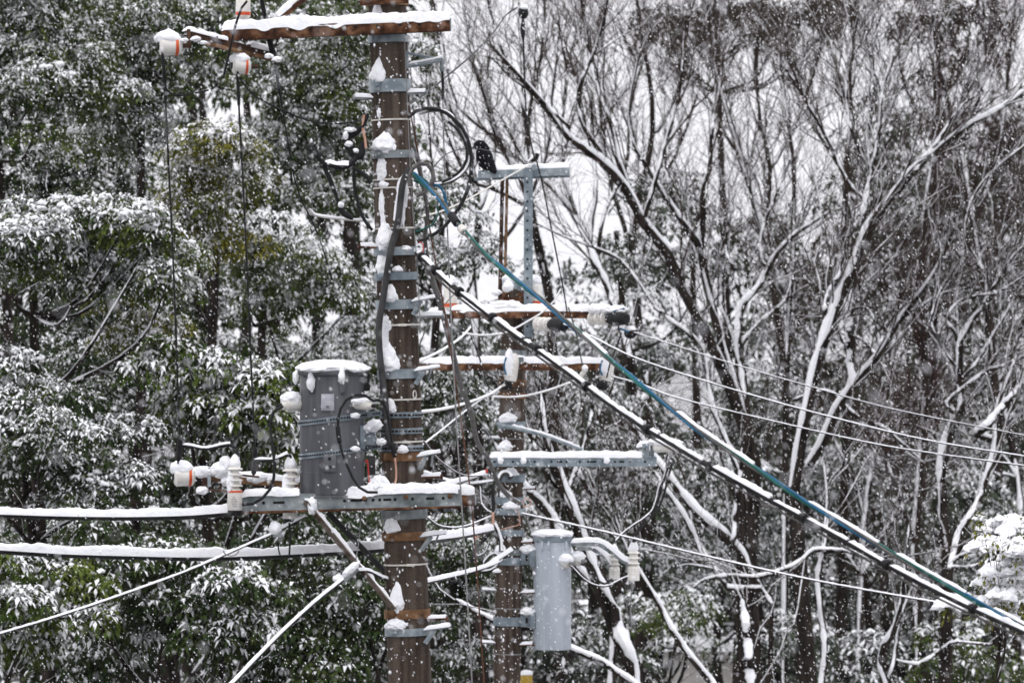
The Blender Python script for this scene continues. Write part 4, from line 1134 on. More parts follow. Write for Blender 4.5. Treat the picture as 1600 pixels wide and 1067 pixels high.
# the small side frame of two rails that holds the strain insulators
fr0, fr1 = P(290, 52, 29.55), P(424, 86, 30.0)
fb = MB(); ax, sd, up = channel(fb, fr0, fr1, 0.05, 0.035, 0.006)
frame = part('side_frame', fb, M['rust_dark'], pole1)
r2 = MB(); channel(r2, fr0 + np.array([0.10, 0, -0.058]), fr1 + np.array([0.02, 0.0, -0.03]), 0.03, 0.022, 0.005)
part('rail', r2, M['rust_band'], frame)
for t in (0.0, 0.32, 0.7, 1.0):
    c = fr0 + (fr1 - fr0) * t
    part('spacer', MB().box(c + np.array([0.02, -0.012, -0.02]), 0.022, 0.035, 0.085), M['rust_dark'], frame)
for k, (t0, t1, hh) in enumerate(((0.0, 0.45, .026), (0.72, 1.02, .034))):
    part('snow_cap', MB().ridge([fr0 + (fr1 - fr0) * t0 + UP * .016, fr0 + (fr1 - fr0) * t1 + UP * .016], 0.075, hh, 20 + k, 0.3), M['snow'], frame)
for k, (u, v, r) in enumerate(((306, 61, 8), (318, 67, 6), (288, 63, 6), (432, 93, 8), (420, 88, 7))):
    part('snow_heap', MB().blob(P(u, v, 29.5), (r * S1, r * S1 * .8, r * S1 * .55), 40 + k, 0.3), M['snow'], frame)

# ---- lower platform arm that carries the transformer
yb = D1 - 0.24
p0, p1 = P(378, 786, yb), P(720, 777, yb)
cb = MB(); ax, fc, up = channel(cb, p0, p1, 0.06, 0.10, 0.008, -1)
arm2 = part('platform_arm', cb, M['galv_old'], pole1)
holes(arm2, p0 + fc * 0.03, p1 + fc * 0.03, fc, (0.1, 0.3, 0.47, 0.60, 0.63, 0.7, 0.78, 0.92), ((0.17, 0.07), (0.535, 0.10), (0.665, 0.05), (0.86, 0.05)))
rb = MB(); beam(rb, p0 - up * 0.058 + fc * 0.002, p1 - up * 0.058 + fc * 0.002, 0.056, 0.014, 0.002)
part('lower_flange', rb, M['rust'], arm2)
for t in (0.56, 0.75, 0.95):
    bb = MB(); bolt(bb, p0 + (p1 - p0) * t + fc * 0.031 + up * 0.012, fc, 0.016, 0.03); part('bolt', bb, M['rust_band'], arm2)
part('snow_cap', MB().ridge([p0 + up * .05 + ax * .0, p0 + ax * .2 + up * .05, P(468, 771, yb)], 0.09, 0.036, 51, 0.35, 0.2, drips=1.0), M['snow'], arm2)
part('snow_cap', MB().ridge([P(540, 769, yb), P(600, 768, yb), P(660, 766, yb), P(716, 766, yb)], 0.09, 0.046, 52, 0.36, 0.3, drips=1.4), M['snow'], arm2)
part('snow_heap', MB().blob(P(592, 758, yb), (.09, .06, .07), 9, .3, 1.8, .5), M['snow'], arm2)
q0, q1 = P(400, 792, D1 + 0.2), P(742, 779, D1 + 0.2)
arm3 = xarm(pole1, q0, q1, 0.07, 0.085, 'rust', 0.05, 54, 'rear_arm')
part('end_cap', MB().box(q1 + np.array([.004, 0, 0]), .008, .06, .075), M['galv_old'], arm3)
for u in (465, 545, 700):
    part('cross_piece', MB().box((P(u, 795, yb) + P(u, 795, D1 + .2)) / 2, 0.05, 0.36, 0.02), M['galv_old'], arm2)
# braces under the platform
def strut(parent, a, b, w_, mt, snow, seed):
    mb = MB(); ax = unit(b - a); sd = unit(np.cross(ax, [0, 1.0, 0])); A = np.array([ax, sd, np.cross(ax, sd)])
    L = np.linalg.norm(b - a)
    mb.box((a + b) / 2, L, w_, 0.008, A); mb.box((a + b) / 2 + A[2] * 0.022 + A[1] * (w_ / 2 - .004), L * .998, 0.007, 0.036, A)
    o_ = part('brace', mb, M[mt], parent)
    if snow: part('snow_cap', MB().ridge([a + UP * .016, (a + b) / 2 + UP * .016, b + UP * .016], w_ * .8, 0.022, seed, .5), M['snow'], o_)
    return o_
strut(pole1, P(476, 783, yb - .04), P(616, 952, D1 - .16), 0.034, 'tan_steel', True, 61)
strut(pole1, P(512, 800, D1 + .17), P(606, 898, D1 + .14), 0.036, 'pipe', False, 62)
part('snow_heap', MB().blob(P(488, 790, yb - .05), (.030, .03, .050), 12, .3), M['snow'], pole1)
# hanging bracket at the upper right
bk = MB()
a, b, c_ = P(638, 84, D1 - .03), P(692, 93, D1 - .06), P(638, 104, D1 - .03)
bk.tube([a, b], 0.008, 6); bk.tube([c_, b + UP * -.005], 0.013, 6); bk.box((a + c_) / 2 + np.array([-.01, 0, 0]), .02, .04, .11)
bracket = part('side_bracket', bk, M['galv'], pole1)
part('snow_cap', MB().ridge([c_ + UP * .014, b + UP * .012], 0.02, .012, 7), M['snow'], bracket)
part('link', MB().tube([b, P(691, 112, D1 - .06)], .016, 8), M['galv_old'], bracket)
part('hanger', MB().tube(PX([(691, 112), (692, 130), (692, 156)], D1 - .06), .009, 8), M['black'], bracket)
# conduit strapped to the pole
cp = PX([(640, 262), (629, 289), (622, 345), (611, 388), (606, 418), (598, 470), (592, 512), (594, 560), (599, 600), (606, 667), (612, 700)], D1 - .16)
cd = part('conduit', MB().tube(smooth(cp, 60), 0.0205, 12), M['pipe'], pole1)
part('snow_cap', MB().ridge(PX([(633, 272), (624, 290), (617, 345)], D1 - .15), 0.02, 0.012, 71, .5), M['snow'], cd)
# wire down to the platform with a dark splice
part('splice', MB().tube(smooth(PX([(611, 690), (615, 702), (617, 716)], D1 - .2), 8), [.008, .016, .018, .018, .018, .016, .012, .008], 10), M['black'], pole1)
part('copper_wire', MB().tube(smooth(PX([(617, 715), (619, 735), (618, 752), (611, 764), (603, 768)], D1 - .22), 24), .0065, 8), M['copper'], pole1)

# ---------------------------------------------------------------- dark grey transformer on the platform
tc_u, td = 519, D1 - .10
tb0 = P(tc_u, 772, td)
tr1 = thing('pole_transformer', 'dark grey drum transformer with a snow cap standing on the near pole platform', 'transformer', tb0)
rt = 50.5 * S1
zt = lambda v: P(tc_u, v, td)
tank = MB().lathe(tb0, UP, [(0, rt * .98), (.012, rt), ((772 - 590) * S1, rt), ((772 - 588) * S1, rt * 1.0), ((772 - 588) * S1 + .002, rt * 1.015), ((772 - 585) * S1, rt * 1.015)], 48)
tk = part('tank', tank, M['tank_dark'], tr1)
lid = MB().lathe(zt(586), UP, [(0, rt * 1.09), (.008, rt * 1.11), (.026, rt * 1.11), (.03, rt * 1.08), (.045, rt * .9), (.055, rt * .4)], 48)
ld = part('lid', lid, M['tank_dark'], tr1)
# snow on the lid: a thick round cushion
cap = MB(); cap.blob(zt(575), (rt * 1.14, rt * 1.14, .052), 15, 0.10, 3.0, sub=4)
part('snow_cap', cap, M['snow'], ld)
for k, (u, v, w_, h_) in enumerate(((462, 590, 9, 22), (490, 577, 44, 9), (534, 588, 11, 26), (560, 577, 30, 9))):
    part('snow_heap', MB().blob(P(u, v, td - rt * (0.55 if u < 470 else 1.05)), (w_ * S1 / 2, .03, h_ * S1 / 2), 16 + k, .3), M['snow'], ld)
for k, (x, v) in enumerate(((-.62, 600), (.36, 600), (1.08, 597))):
    yy = -math.sqrt(max(0, 1 - min(1, x * x))) * rt
    mb = MB().box(zt(v) + np.array([x * rt, yy - .012, 0]), .034, .03, .11, bev=.006)
    lg = part('lid_clamp', mb, M['tank_dark' if k < 2 else 'black'], tr1)
    if k == 0: part('snow_heap', MB().blob(zt(597) + np.array([x * rt, yy - .025, 0]), (.026, .025, .055), 21, .3), M['snow'], lg)
for (u, v, w_, h_) in ((514, 628, 20, 26), (517, 722, 20, 28)):
    x = (u - tc_u) * S1; y_ = -math.sqrt(rt * rt - x * x)
    pl = part('nameplate' if v < 700 else 'terminal_box', MB().box(zt(v) + np.array([x, y_ - .004, 0]), w_ * S1, .02, h_ * S1, bev=.004), M['plate'] if v < 700 else M['tank_dark'], tr1)
    for dv in ((7,) if v < 700 else (-7, 6)):
        part('bolt' if v < 700 else 'terminal', MB().box(zt(v + dv) + np.array([x, y_ - .017, 0]), .016, .012, .016), M['tank_dark'] if v < 700 else M['hole'], pl)
part('seam', MB().lathe(zt(738), UP, [(0, rt), (.001, rt * 1.004), (.004, rt * 1.004), (.005, rt)], 48), M['tank_dark'], tr1)
# straps from the pole round the tank, running slightly uphill
for v0, v1 in ((661, 645), (713, 697)):
    K = 26; V = []
    for i in range(K):
        a = math.radians(180 + 180 * i / (K - 1)); p = zt(v0) + np.array([math.cos(a) * (rt + .004), math.sin(a) * (rt + .004), 0])
        p[2] += (p[0] - (tb0[0] - rt)) / (2 * rt) * (v0 - v1) * S1 * .8
        V.append(p)
    V.append(P(597, v1, D1 - .14))
    V = np.array(V); hh = 4.2 * S1
    mb = MB(); n = len(V)
    t_ = np.gradient(V, axis=0); nn = np.cross(t_, UP); nn /= np.linalg.norm(nn, axis=1)[:, None]
    W = np.concatenate([V - UP * hh, V + UP * hh, V + UP * hh + nn * .004, V - UP * hh + nn * .004])
    mb.add(W, [[k * n + i, k * n + i + 1, ((k + 1) % 4) * n + i + 1, ((k + 1) % 4) * n + i] for k in range(4) for i in range(n - 1)])
    st = part('strap', mb, M['galv_blue'], tr1)
    fine_ = smooth(V, 46)
    tf = np.gradient(fine_, axis=0); nf = np.cross(tf, UP); nf /= np.linalg.norm(nf, axis=1)[:, None]
    for i in range(2, 45, 1):
        part('slot', MB().box(fine_[i] + nf[i] * .0045, .011, .002, .012, np.array([unit(tf[i]), nf[i], UP])), M['hole'], st)
    part('snow_heap', MB().blob(P(555, (v0 + v1) / 2 - 4, td - rt), (.028, .02, .018), v0, .35), M['snow'], st)
hb = MB(); hb.box(P(574, 683, D1 - .14), .10, .04, .10, bev=.004); hb.box(P(567, 683, D1 - .17), .03, .06, .15, bev=.004)
hg = part('hanger_bracket', hb, M['galv_blue'], tr1)
for k, (u, v, r) in enumerate(((586, 664, 12), (596, 690, 7), (577, 669, 9))):
    part('snow_heap', MB().blob(P(u, v, D1 - .2), (r * S1, r * S1 * .7, r * S1 * .8), 25 + k, .35), M['snow'], hg)
# bushings
def bushing(parent, a, b, r, snow_r, seed, n=3):
    ax = unit(b - a); L = np.linalg.norm(b - a)
    mb = MB().lathe(a, ax, [(0, r * .8), (L * .1, r), (L * .75, r), (L * .8, r * .75), (L, r * .6)], 18)
    o_ = part('bushing', mb, M['porcelain'], parent)
    part('terminal', MB().lathe(b, ax, [(0, r * .4), (.03, r * .35), (.035, r * .1)], 10), M['black'], o_)
    part('snow_cap', MB().blob((a + b) / 2 + UP * r * .75, (L * .55, r * 1.05, snow_r), seed, .2), M['snow'], o_)
    return o_
bushing(tr1, P(472, 630, td - .03), P(440, 634, td - .06), .044, .05, 31)
bushing(tr1, P(556, 632, td - rt * .75), P(582, 634, td - rt - .05), .03, .022, 32)
part('earth_box', MB().box(P(580, 727, D1 - .1), .05, .05, .12, bev=.006), M['pipe'], tr1)
part('red_lead', MB().tube(smooth(PX([(571, 722), (574, 718), (576, 740), (578, 764)], td - .16), 16), .0045, 6), M['red'], tr1)
part('base_ring', MB().lathe(tb0 - UP * .014, UP, [(0, rt * 1.03), (.013, rt * 1.03)], 40), M['tank_dark'], tr1)

# ---------------------------------------------------------------- insulators of the near pole
def drum_insulator(name, label, c, axis, r, L, group, snow=(1.0, 0.7), seed=0, band_at=.72):
    """white porcelain drum with an orange-red ring, its axis given"""
    ax = unit(axis)
    t = thing(name, label, 'insulator', c, group)
    a = c - ax * L / 2
    part('body', MB().lathe(a, ax, [(0, r * .55), (L * .05, r * .85), (L * .12, r), (L * .66, r * .97), (L * .68, r * .97)], 24), M['porcelain'], t)
    part('colour_band', MB().lathe(a + ax * L * .68, ax, [(0, r * .985), (.001, r * 1.0), (L * .13, r * 1.0), (L * .131, r * .985)], 24), M['band_red'], t)
    part('rim', MB().lathe(a + ax * L * .815, ax, [(0, r * .97), (L * .05, r * .97), (L * .12, r * .8), (L * .19, r * .5), (L * .2, r * .3)], 24), M['porcelain'], t)
    part('pin', MB().lathe(a + ax * L, ax, [(0, r * .25), (L * .4, r * .25)], 10), M['rust_dark'], t)
    part('end_cap', MB().lathe(a - ax * L * .07, ax, [(0, r * .3), (L * .07, r * .5)], 12), M['black'], t)
    if abs(ax[2]) < .7:
        part('snow_cap', MB().blob(c + UP * r * .75 - ax * L * .1, (L * .54 * snow[0], r * .98, r * snow[1] * .9), seed, .14, 1.6), M['snow'], t)
    else:
        part('snow_cap', MB().blob(c + UP * (L * .5 + r * .3), (r * .95, r * .95, r * snow[1]), seed, .2, 1.6), M['snow'], t)
    return t
G_I = 'white insulators with an orange band'
drum_insulator('strain_insulator', 'snow-topped white insulator with orange band at the outer end of the rusty top frame', P(266, 72, 29.55), (1, .25, .02), 15.5 * S1, 36 * S1, G_I, (1.05, .95), 1)
drum_insulator('strain_insulator', 'white orange-banded insulator hanging below the inner end of the rusty top frame', P(377, 103, 29.8), (1, .25, -.03), 13.5 * S1, 29 * S1, G_I, (1.05, .85), 2)
drum_insulator('pin_insulator', 'upright white insulator with orange band standing on the rusty top cross-arm', P(380, 12, ya), (0, 0, -1), 11.5 * S1, 40 * S1, G_I, (1, .8), 3)
drum_insulator('strain_insulator', 'snow-topped white insulator with orange band left of the white cutouts', P(288, 744, yb), (1, .2, .0), 15.5 * S1, 33 * S1, G_I, (1.05, .95), 4)
# rusty shackle frame holding the lowest insulator
sf = MB(); sf.box(P(322, 747, yb), .05, .03, .10); sf.box(P(345, 748, yb), .012, .03, .15)
for v in (735, 763):
    beam(sf, P(308, v, yb), P(405, v + 10, yb), .035, .012)
sh = part('shackle_frame', sf, M['rust_dark'], pole1)
sf2 = MB(); beam(sf2, P(330, 745, D1 + .06), P(470, 757, D1 + .06), .05, .05)
part('rail', sf2, M['rust_band'], sh)
part('clevis', MB().box(P(327, 745, yb - .02), .02, .02, .12), M['galv'], sh)
for k, (u, v, a, b) in enumerate(((316, 737, 17, 9), (345, 735, 18, 12), (352, 726, 10, 14), (316, 766, 10, 7), (360, 752, 16, 8))):
    part('snow_heap', MB().blob(P(u, v, yb - .01), (a * S1, .04, b * S1), 60 + k, .25), M['snow'], sh)
part('snow_cap', MB().ridge([P(345, 739, D1 + .06), P(400, 746, D1 + .06), P(470, 752, D1 + .06)], .06, .035, 66, .3), M['snow'], sh)
part('snow_heap', MB().blob(P(401, 746, D1 + .05), (17 * S1, .05, 9 * S1), 67, .2), M['snow'], sh)

def cutout(label, u, vtop, vbot, d, r, group, band, seed, s, sheds=4, marks=None, cap='black', neck=.55, snow_side=True):
    """white porcelain fuse cutout: ribbed neck above, plain drum below, snow cone on top"""
    H = (vbot - vtop) * s
    c = P(u, vbot, d)
    t = thing('fuse_cutout', label, 'fuse cutout', c, group)
    prof = []; hs = H * .50
    for k in range(sheds):
        z = hs + k * (H * .5 / sheds)
        prof += [(z, r * neck), (z + H * .02, r * neck), (z + H * .035, r * 1.08), (z + H * .05, r * 1.08), (z + H * .10, r * neck * 1.05)]
    prof.append((H, r * .5))
    part('ribbed_neck', MB().lathe(c, UP, prof, 22), M['porcelain'], t)
    dr = part('drum', MB().lathe(c, UP, [(0, r * .9), (H * .02, r), (H * .36, r), (H * .44, r * .95), (H * .5, r * .6)], 22), M['porcelain'], t)
    if band:
        part('colour_band', MB().lathe(c + UP * H * .40, UP, [(0, r * .97), (.0005, r * 1.04), (H * .045, r * 1.02), (H * .046, r * .97)], 22), M['band_red'], t)
    if cap:
        part('bottom_cap', MB().lathe(c - UP * H * .13, UP, [(0, r * .55), (H * .02, r * .95), (H * .12, r * 1.0), (H * .128, r * .9)], 18), M[cap], t)
    part('snow_cap', MB().blob(c + UP * (H + r * .55), (r * 1.02, r * 1.02, r * 1.05), seed, .15, 1.8, .62), M['snow'], t)
    if snow_side:
        part('snow_heap', MB().blob(c + np.array([-r * .55, -r * .5, H * .62]), (r * .5, r * .4, H * .26), seed + 3, .3, 2), M['snow'], t)
    if marks:
        for (x, z, w_) in marks:
            y_ = -math.sqrt(max(0, 1 - x * x)) * r - .0008
            part('printed_mark', MB().box(c + np.array([x * r, y_, H * z]), w_, .0016, .0035), M['print'] if marks[0][2] < .02 else M['blue'], dr)
    return t
G_C = 'ribbed white fuse cutouts'
cutout('ribbed white cutout with orange band and grey print, in front of the platform end', 367, 728, 797, yb - .10, 11.5 * S1, G_C, True, 5, S1,
       marks=[(-.1, .30, .012), (-.25, .25, .012), (.1, .25, .012), (-.3, .20, .010), (0, .20, .010), (.25, .20, .012), (-.2, .15, .012), (.15, .15, .014), (-.1, .10, .010), (.2, .10, .010)])
cutout('ribbed white cutout beside the dark grey transformer, black cap under the arm', 454, 729, 810, D1 - .14, 12 * S1, G_C, False, 6, S1)
# ================================================================ the second pole, farther back
pole2 = thing('utility_pole', 'farther brown concrete utility pole with three snowy cross-arms and a steel mast', 'utility pole', P(PO2.uv(PO2.vground())[0], PO2.vground(), D2))
mb = MB(); vv = np.linspace(PO2.vground() + 20, 452, 30)
mb.tube(np.array([PO2.at(v)[0] for v in vv]), np.array([PO2.at(v)[1] for v in vv]), 30)
part('shaft', mb, M['concrete'], pole2)
for v, h, mt in ((470, 10, 'rust'), (555, 16, 'galv_old'), (598, 11, 'rust_band'), (618, 9, 'rust_band'), (664, 12, 'galv_blue'), (708, 8, 'rust_band'), (746, 13, 'galv_blue'), (782, 12, 'galv_blue'), (799, 10, 'galv'),
                 (832, 10, 'galv_blue'), (862, 9, 'galv_old'), (876, 12, 'galv_blue'), (970, 14, 'galv_blue')):
    ob = part('pole_band', ring(MB(), PO2, v, h, .014, 22), M[mt], pole2)
for v in (950, 1021, 685):
    part('wire_tie', ring(MB(), PO2, v, 1.6, .004, 20), M['wire'], pole2)
for v, sd_, ln in ((685, -1, 16), (764, 1, 20), (847, 1, 18), (922, -1, 22), (926, 1, 22), (1004, -1, 22), (1007, 1, 20)):
    step_bolt(pole2, PO2, v, sd_, ln, 'rust' if sd_ > 0 else 'galv_old', v + 3)
for i, (v, x, w_, h_) in enumerate(((658, -.3, 36, 14), (702, -.4, 28, 16), (742, 0, 30, 12), (775, -.3, 24, 10), (793, .1, 34, 12), (864, -.6, 26, 16), (893, -.8, 22, 6))):
    snow_heap(pole2, PO2, v, x, w_, h_, 80 + i, taper=.5)

flecks(pole2, PO2, 90, 470, 1067, 4)

# mast of two uprights and a double cross channel at the top
mast = MB(); a, b = P(825.5, 262, D2 - .14), P(825.5, 527, D2 - .14)
ub = MB(); ub.box((a + b) / 2, 14 * S2, .008, np.linalg.norm(a - b)); ub.box((a + b) / 2 + np.array([7 * S2 - .004, .032, 0]), .008, .055, np.linalg.norm(a - b)); ub.box((a + b) / 2 + np.array([-7 * S2 + .004, .032, 0]), .008, .055, np.linalg.norm(a - b))
up1 = part('upright', ub, M['galv_blue'], pole2)
for k, v in enumerate(range(285, 520, 15)):
    part('bolt_hole', MB().lathe(P(824, v, D2 - .1445), (0, -1, 0), [(0, .011), (.002, .011), (.002, .008), (-.001, .008)], 10), M['hole'], up1)
a, b = P(785.5, 262, D2 + .12), P(781, 470, D2 + .12)
ub = MB(); ub.tube([a, b], .022, 6)
up2 = part('upright', ub, M['rust_dark'], pole2, label='rusty mast upright')
ub = MB(); ub.tube([a + np.array([.045, -.02, 0]), b + np.array([.045, -.02, 0])], .017, 6)
part('rail', ub, M['rust_band'], up2)
for v in range(290, 460, 22):
    part('bolt', MB().box(P(784, v, D2 + .09), .018, .014, .018), M['hole'], up2)
ta = MB(); channel(ta, P(747, 273, D2 - .09), P(890, 268, D2 - .09), .05, 12 * S2, .007)
top2 = part('cross_arm', ta, M['galv'], pole2)
tb_ = MB(); beam(tb_, P(741, 280, D2 + .02), P(890, 275, D2 + .02), .05, 5 * S2)
part('rail', tb_, M['galv_blue'], top2)
part('snow_cap', MB().ridge([P(770, 266, D2 - .06), P(830, 264, D2 - .06), P(889, 262, D2 - .06)], .09, .045, 81, .25), M['snow'], top2)
part('snow_cap', MB().ridge([P(745, 268, D2 - .06), P(766, 267, D2 - .06)], .07, .012, 82, .3), M['snow'], top2)
part('snow_heap', MB().blob(P(832, 252, D2 - .14), (.045, .05, .06), 83, .3, 2, .5), M['snow'], top2)
part('eye_bolt', MB().tube([P(829, 255, D2 - .16), P(838, 247, D2 - .18), P(840, 240, D2 - .18)], .022, 8), M['black'], top2)
part('ring_eye', MB().lathe(P(835, 262, D2 - .2), (0, -1, 0), [(0, .03), (.01, .03), (.012, .012)], 12), M['galv'], top2)

# rusty arms
armA = xarm(pole2, P(703, 491, D2 - .22), P(921, 491, D2 - .22), .09, 13 * S2, 'rust', .052, 91, drips=1.4)
for k, (u, w_) in enumerate(((785, .13), (800, .09))):
    part('snow_heap', MB().blob(P(u, 477, D2 - .22), (w_, .05, .045), 92 + k, .25), M['snow'], armA)
armA2 = xarm(pole2, P(668, 494, D2 + .22), P(760, 492, D2 + .22), .08, 10 * S2, 'rust_dark', .05, 94, 'rear_arm')
for i_, (u, v) in enumerate(((716, 478), (834, 482))):
    pass
armB = xarm(pole2, P(652, 572, D2 - .24), P(944, 572, D2 - .24), .09, 13 * S2, 'rust', .052, 95, drips=.5)
part('clamp', MB().box(P(805, 563, D2 - .27), 26 * S2, .06, 10 * S2, bev=.006), M['galv_old'], armB)
# galvanised lower arm
a, b = P(765, 721, D2 - .25), P(1026, 721, D2 - .25)
ca = MB(); ax, fc, up = channel(ca, a, b, .07, 15 * S2, .008)
armC = part('steel_arm', ca, M['galv_blue'], pole2)
holes(armC, a + fc * .035, b + fc * .035, fc, (.03, .08, .14, .22, .27, .37, .41, .46, .54, .59, .75, .84, .93), ((.20, .03), (.42, .05), (.62, .06), (.69, .05), (.79, .05)), .012)
part('snow_cap', MB().ridge([a + up * .046, (a + b) / 2 + up * .046, b + up * .046 - ax * .1], .085, .055, 96, .22, .15, drips=.4), M['snow'], armC)
for u in (782, 818, 948):
    part('snow_heap', MB().blob(P(u, 719, D2 - .29), (.028, .014, .035), u, .3), M['snow'], armC)
part('end_bracket', MB().box(P(1009, 704, D2 - .27), 11 * S2, .05, 22 * S2, bev=.006), M['galv'], armC)
part('end_bracket', MB().box(P(1019, 706, D2 - .22), 6 * S2, .05, 20 * S2, bev=.006), M['galv'], armC)
part('bolt', MB().lathe(P(1009, 701, D2 - .3), (0, -1, 0), [(0, .014), (.02, .014)], 8), M['hole'], armC)
part('snow_cap', MB().ridge([P(994, 698, D2 - .25), P(1022, 694, D2 - .25)], .08, .05, 97, .3), M['snow'], armC)
for sgn in (-1,):
    part('brace', MB().tube([P(776, 662, D2 - .2), P(845, 678, D2 - .25), P(910, 702, D2 - .25)], .02, 6), M['galv'], pole2)
part('snow_cap', MB().ridge([P(800, 664, D2 - .2), P(848, 677, D2 - .25), P(905, 698, D2 - .25)], .03, .015, 98, .4), M['snow'], armC)
# curved guard with snow
part('guard', MB().tube(smooth(PX([(779, 752), (784, 742), (793, 740), (799, 748)], D2 - .24), 14), .024, 8), M['pipe'], pole2)
part('snow_patch', MB().ridge(smooth(PX([(778, 750), (784, 739), (793, 737), (799, 744)], D2 - .24), 12), .05, .02, 99), M['snow'], pole2)
# copper loop
lp = [P(823 + 6.5 * math.cos(t), 785 + 6.5 * math.sin(t), D2 - .22) for t in np.linspace(0, 2 * math.pi, 21)]
part('copper_loop', MB().tube(lp, .005, 6, caps=False), M['copper'], pole2)
part('copper_wire', MB().tube(smooth(PX([(808, 795), (812, 810), (811, 819), (798, 823), (782, 827)], D2 - .22), 18), .005, 6), M['copper'], pole2)

# ---- pale transformer on the second pole
u2, d2t = 863, D2 - .02
rt2 = 29.5 * S2
b2 = P(u2, 1014, d2t)
tr2 = thing('pole_transformer', 'pale blue-grey drum transformer hung on the right side of the farther pole', 'transformer', b2)
tk2 = part('tank', MB().lathe(b2, UP, [(0, rt2 * .97), (.012, rt2), ((1014 - 846) * S2, rt2), ((1014 - 844) * S2, rt2 * 1.0)], 44), M['tank_light'], tr2)
z2 = lambda v: P(u2, v, d2t)
ld2 = part('lid', MB().lathe(z2(846), UP, [(0, rt2 * 1.02), (.004, rt2 * 1.06), (.05, rt2 * 1.06), (.055, rt2 * 1.03), (.07, rt2 * .7)], 44), M['galv_blue'], tr2)
part('snow_cap', MB().blob(z2(834), (rt2 * 1.12, rt2 * 1.1, .048), 101, .10, 2.6), M['snow'], ld2)
for x in (-.55, -.2, .72):
    part('lid_clamp', MB().box(z2(851) + np.array([x * rt2, -math.sqrt(1 - x * x) * rt2 - .01, 0]), .022, .02, .08, bev=.004), M['tank_light'], tr2)
for v in (872, 969):
    hb = MB(); hb.box(P(822, v, D2 - .05), 18 * S2, .05, 20 * S2, bev=.006); hb.box(P(832, v, D2 - .08), 8 * S2, .07, 26 * S2, bev=.005)
    hg2 = part('hanger_bracket', hb, M['galv_blue'], tr2)
    part('slot', MB().box(P(823, v, D2 - .078), .022, .006, .05), M['hole'], hg2)
    part('snow_heap', MB().blob(P(824, v - 14, D2 - .08), (.07, .05, .04), v, .3), M['snow'], hg2)
for (u, v, dz) in ((884, 878, -.16), (903, 874, -.02)):
    c = P(u, v, D2 + dz)
    bs = part('bushing', MB().lathe(c + np.array([-.03, .04, 0]), (.65, -.7, 0), [(0, .03), (.02, .058), (.07, .062), (.10, .035)], 18), M['porcelain'], tr2)
    part('snow_cap', MB().blob(c + UP * .028 + np.array([0, -.01, 0]), (.072, .07, .055), u, .12), M['snow'], bs)
    part('terminal', MB().lathe(c + np.array([.04, -.05, -.01]), (.7, -.7, 0), [(0, .02), (.05, .016)], 8), M['wire'], bs)
# bent arm from the tank that carries the two cutouts
for k, pts in enumerate(([(892, 850), (935, 850), (955, 862), (975, 878), (992, 882)], [(900, 856), (925, 857), (942, 868), (955, 884), (966, 886)])):
    pl_ = PX(pts, D2 - .1 + k * .22)
    ab = MB()
    for i in range(len(pl_) - 1):
        beam(ab, pl_[i], pl_[i + 1], .035, .036, .003)
    ar = part('cutout_arm', ab, M['galv_old'], tr2)
    part('snow_cap', MB().ridge(pl_ + UP * .02, .05, .04, 103 + k, .2), M['snow'], ar)
cutout('white cutout at the end of the pale transformer bracket, nearer to the frame edge', 990, 858, 907, D2 - .1, 9.5 * S2, G_C, False, 8, S2, sheds=3, cap=None, neck=.7, snow_side=False)
cutout('white cutout with a small blue mark, next to the pale transformer', 960, 862, 905, D2 + .12, 8.5 * S2, G_C, False, 9, S2, sheds=3, cap=None, neck=.7, snow_side=False, marks=[(-.2, .28, .022), (-.25, .2, .02)])

# ---- insulators of the second pole
def disc_string(label, c0, c1, cover, group, snow, seed, nd=3):
    """strain insulator of white discs ending in a black rubber cover"""
    ax = unit(c1 - c0); L = np.linalg.norm(c1 - c0)
    t = thing('disc_insulator', label, 'insulator', c0, group)
    for k in range(nd):
        a = c0 + ax * L * (.05 + .5 * k / nd)
        part('disc', MB().lathe(a, ax, [(0, .03), (.012, .058), (.03, .068), (.045, .058), (.05, .032), (.065, .03)], 20), M['porcelain'], t)
    part('core', MB().lathe(c0 - ax * .05, ax, [(0, .02), (L * .6, .025)], 10), M['wire'], t)
    if cover:
        part('cover', MB().lathe(c0 + ax * L * .52, ax, [(0, .05), (.02, .055), (.10, .074), (L * .42, .058), (L * .46, .04)], 18), M['black'], t)
    if snow:
        for k in range(nd):
            part('snow_cap', MB().blob(c0 + ax * L * (.1 + .5 * k / nd) + UP * .085, (.055, .09, .05), seed + k, .2), M['snow'], t)
        if cover: part('snow_cap', MB().blob(c0 + ax * L * .72 + UP * .085, (.10, .07, .04), seed + 9, .25), M['snow'], t)
    return t
G_D = 'disc insulators with black covers'
disc_string('disc insulator with snow and black cover at the free end of the rusty arm', P(922, 497, D2 - .22), P(980, 498, D2 - .9), True, G_D, True, 110)
disc_string('disc insulator with bare black cover hanging under the upper rusty arm', P(838, 506, D2 - .22), P(884, 508, D2 - .9), True, G_D, False, 120)
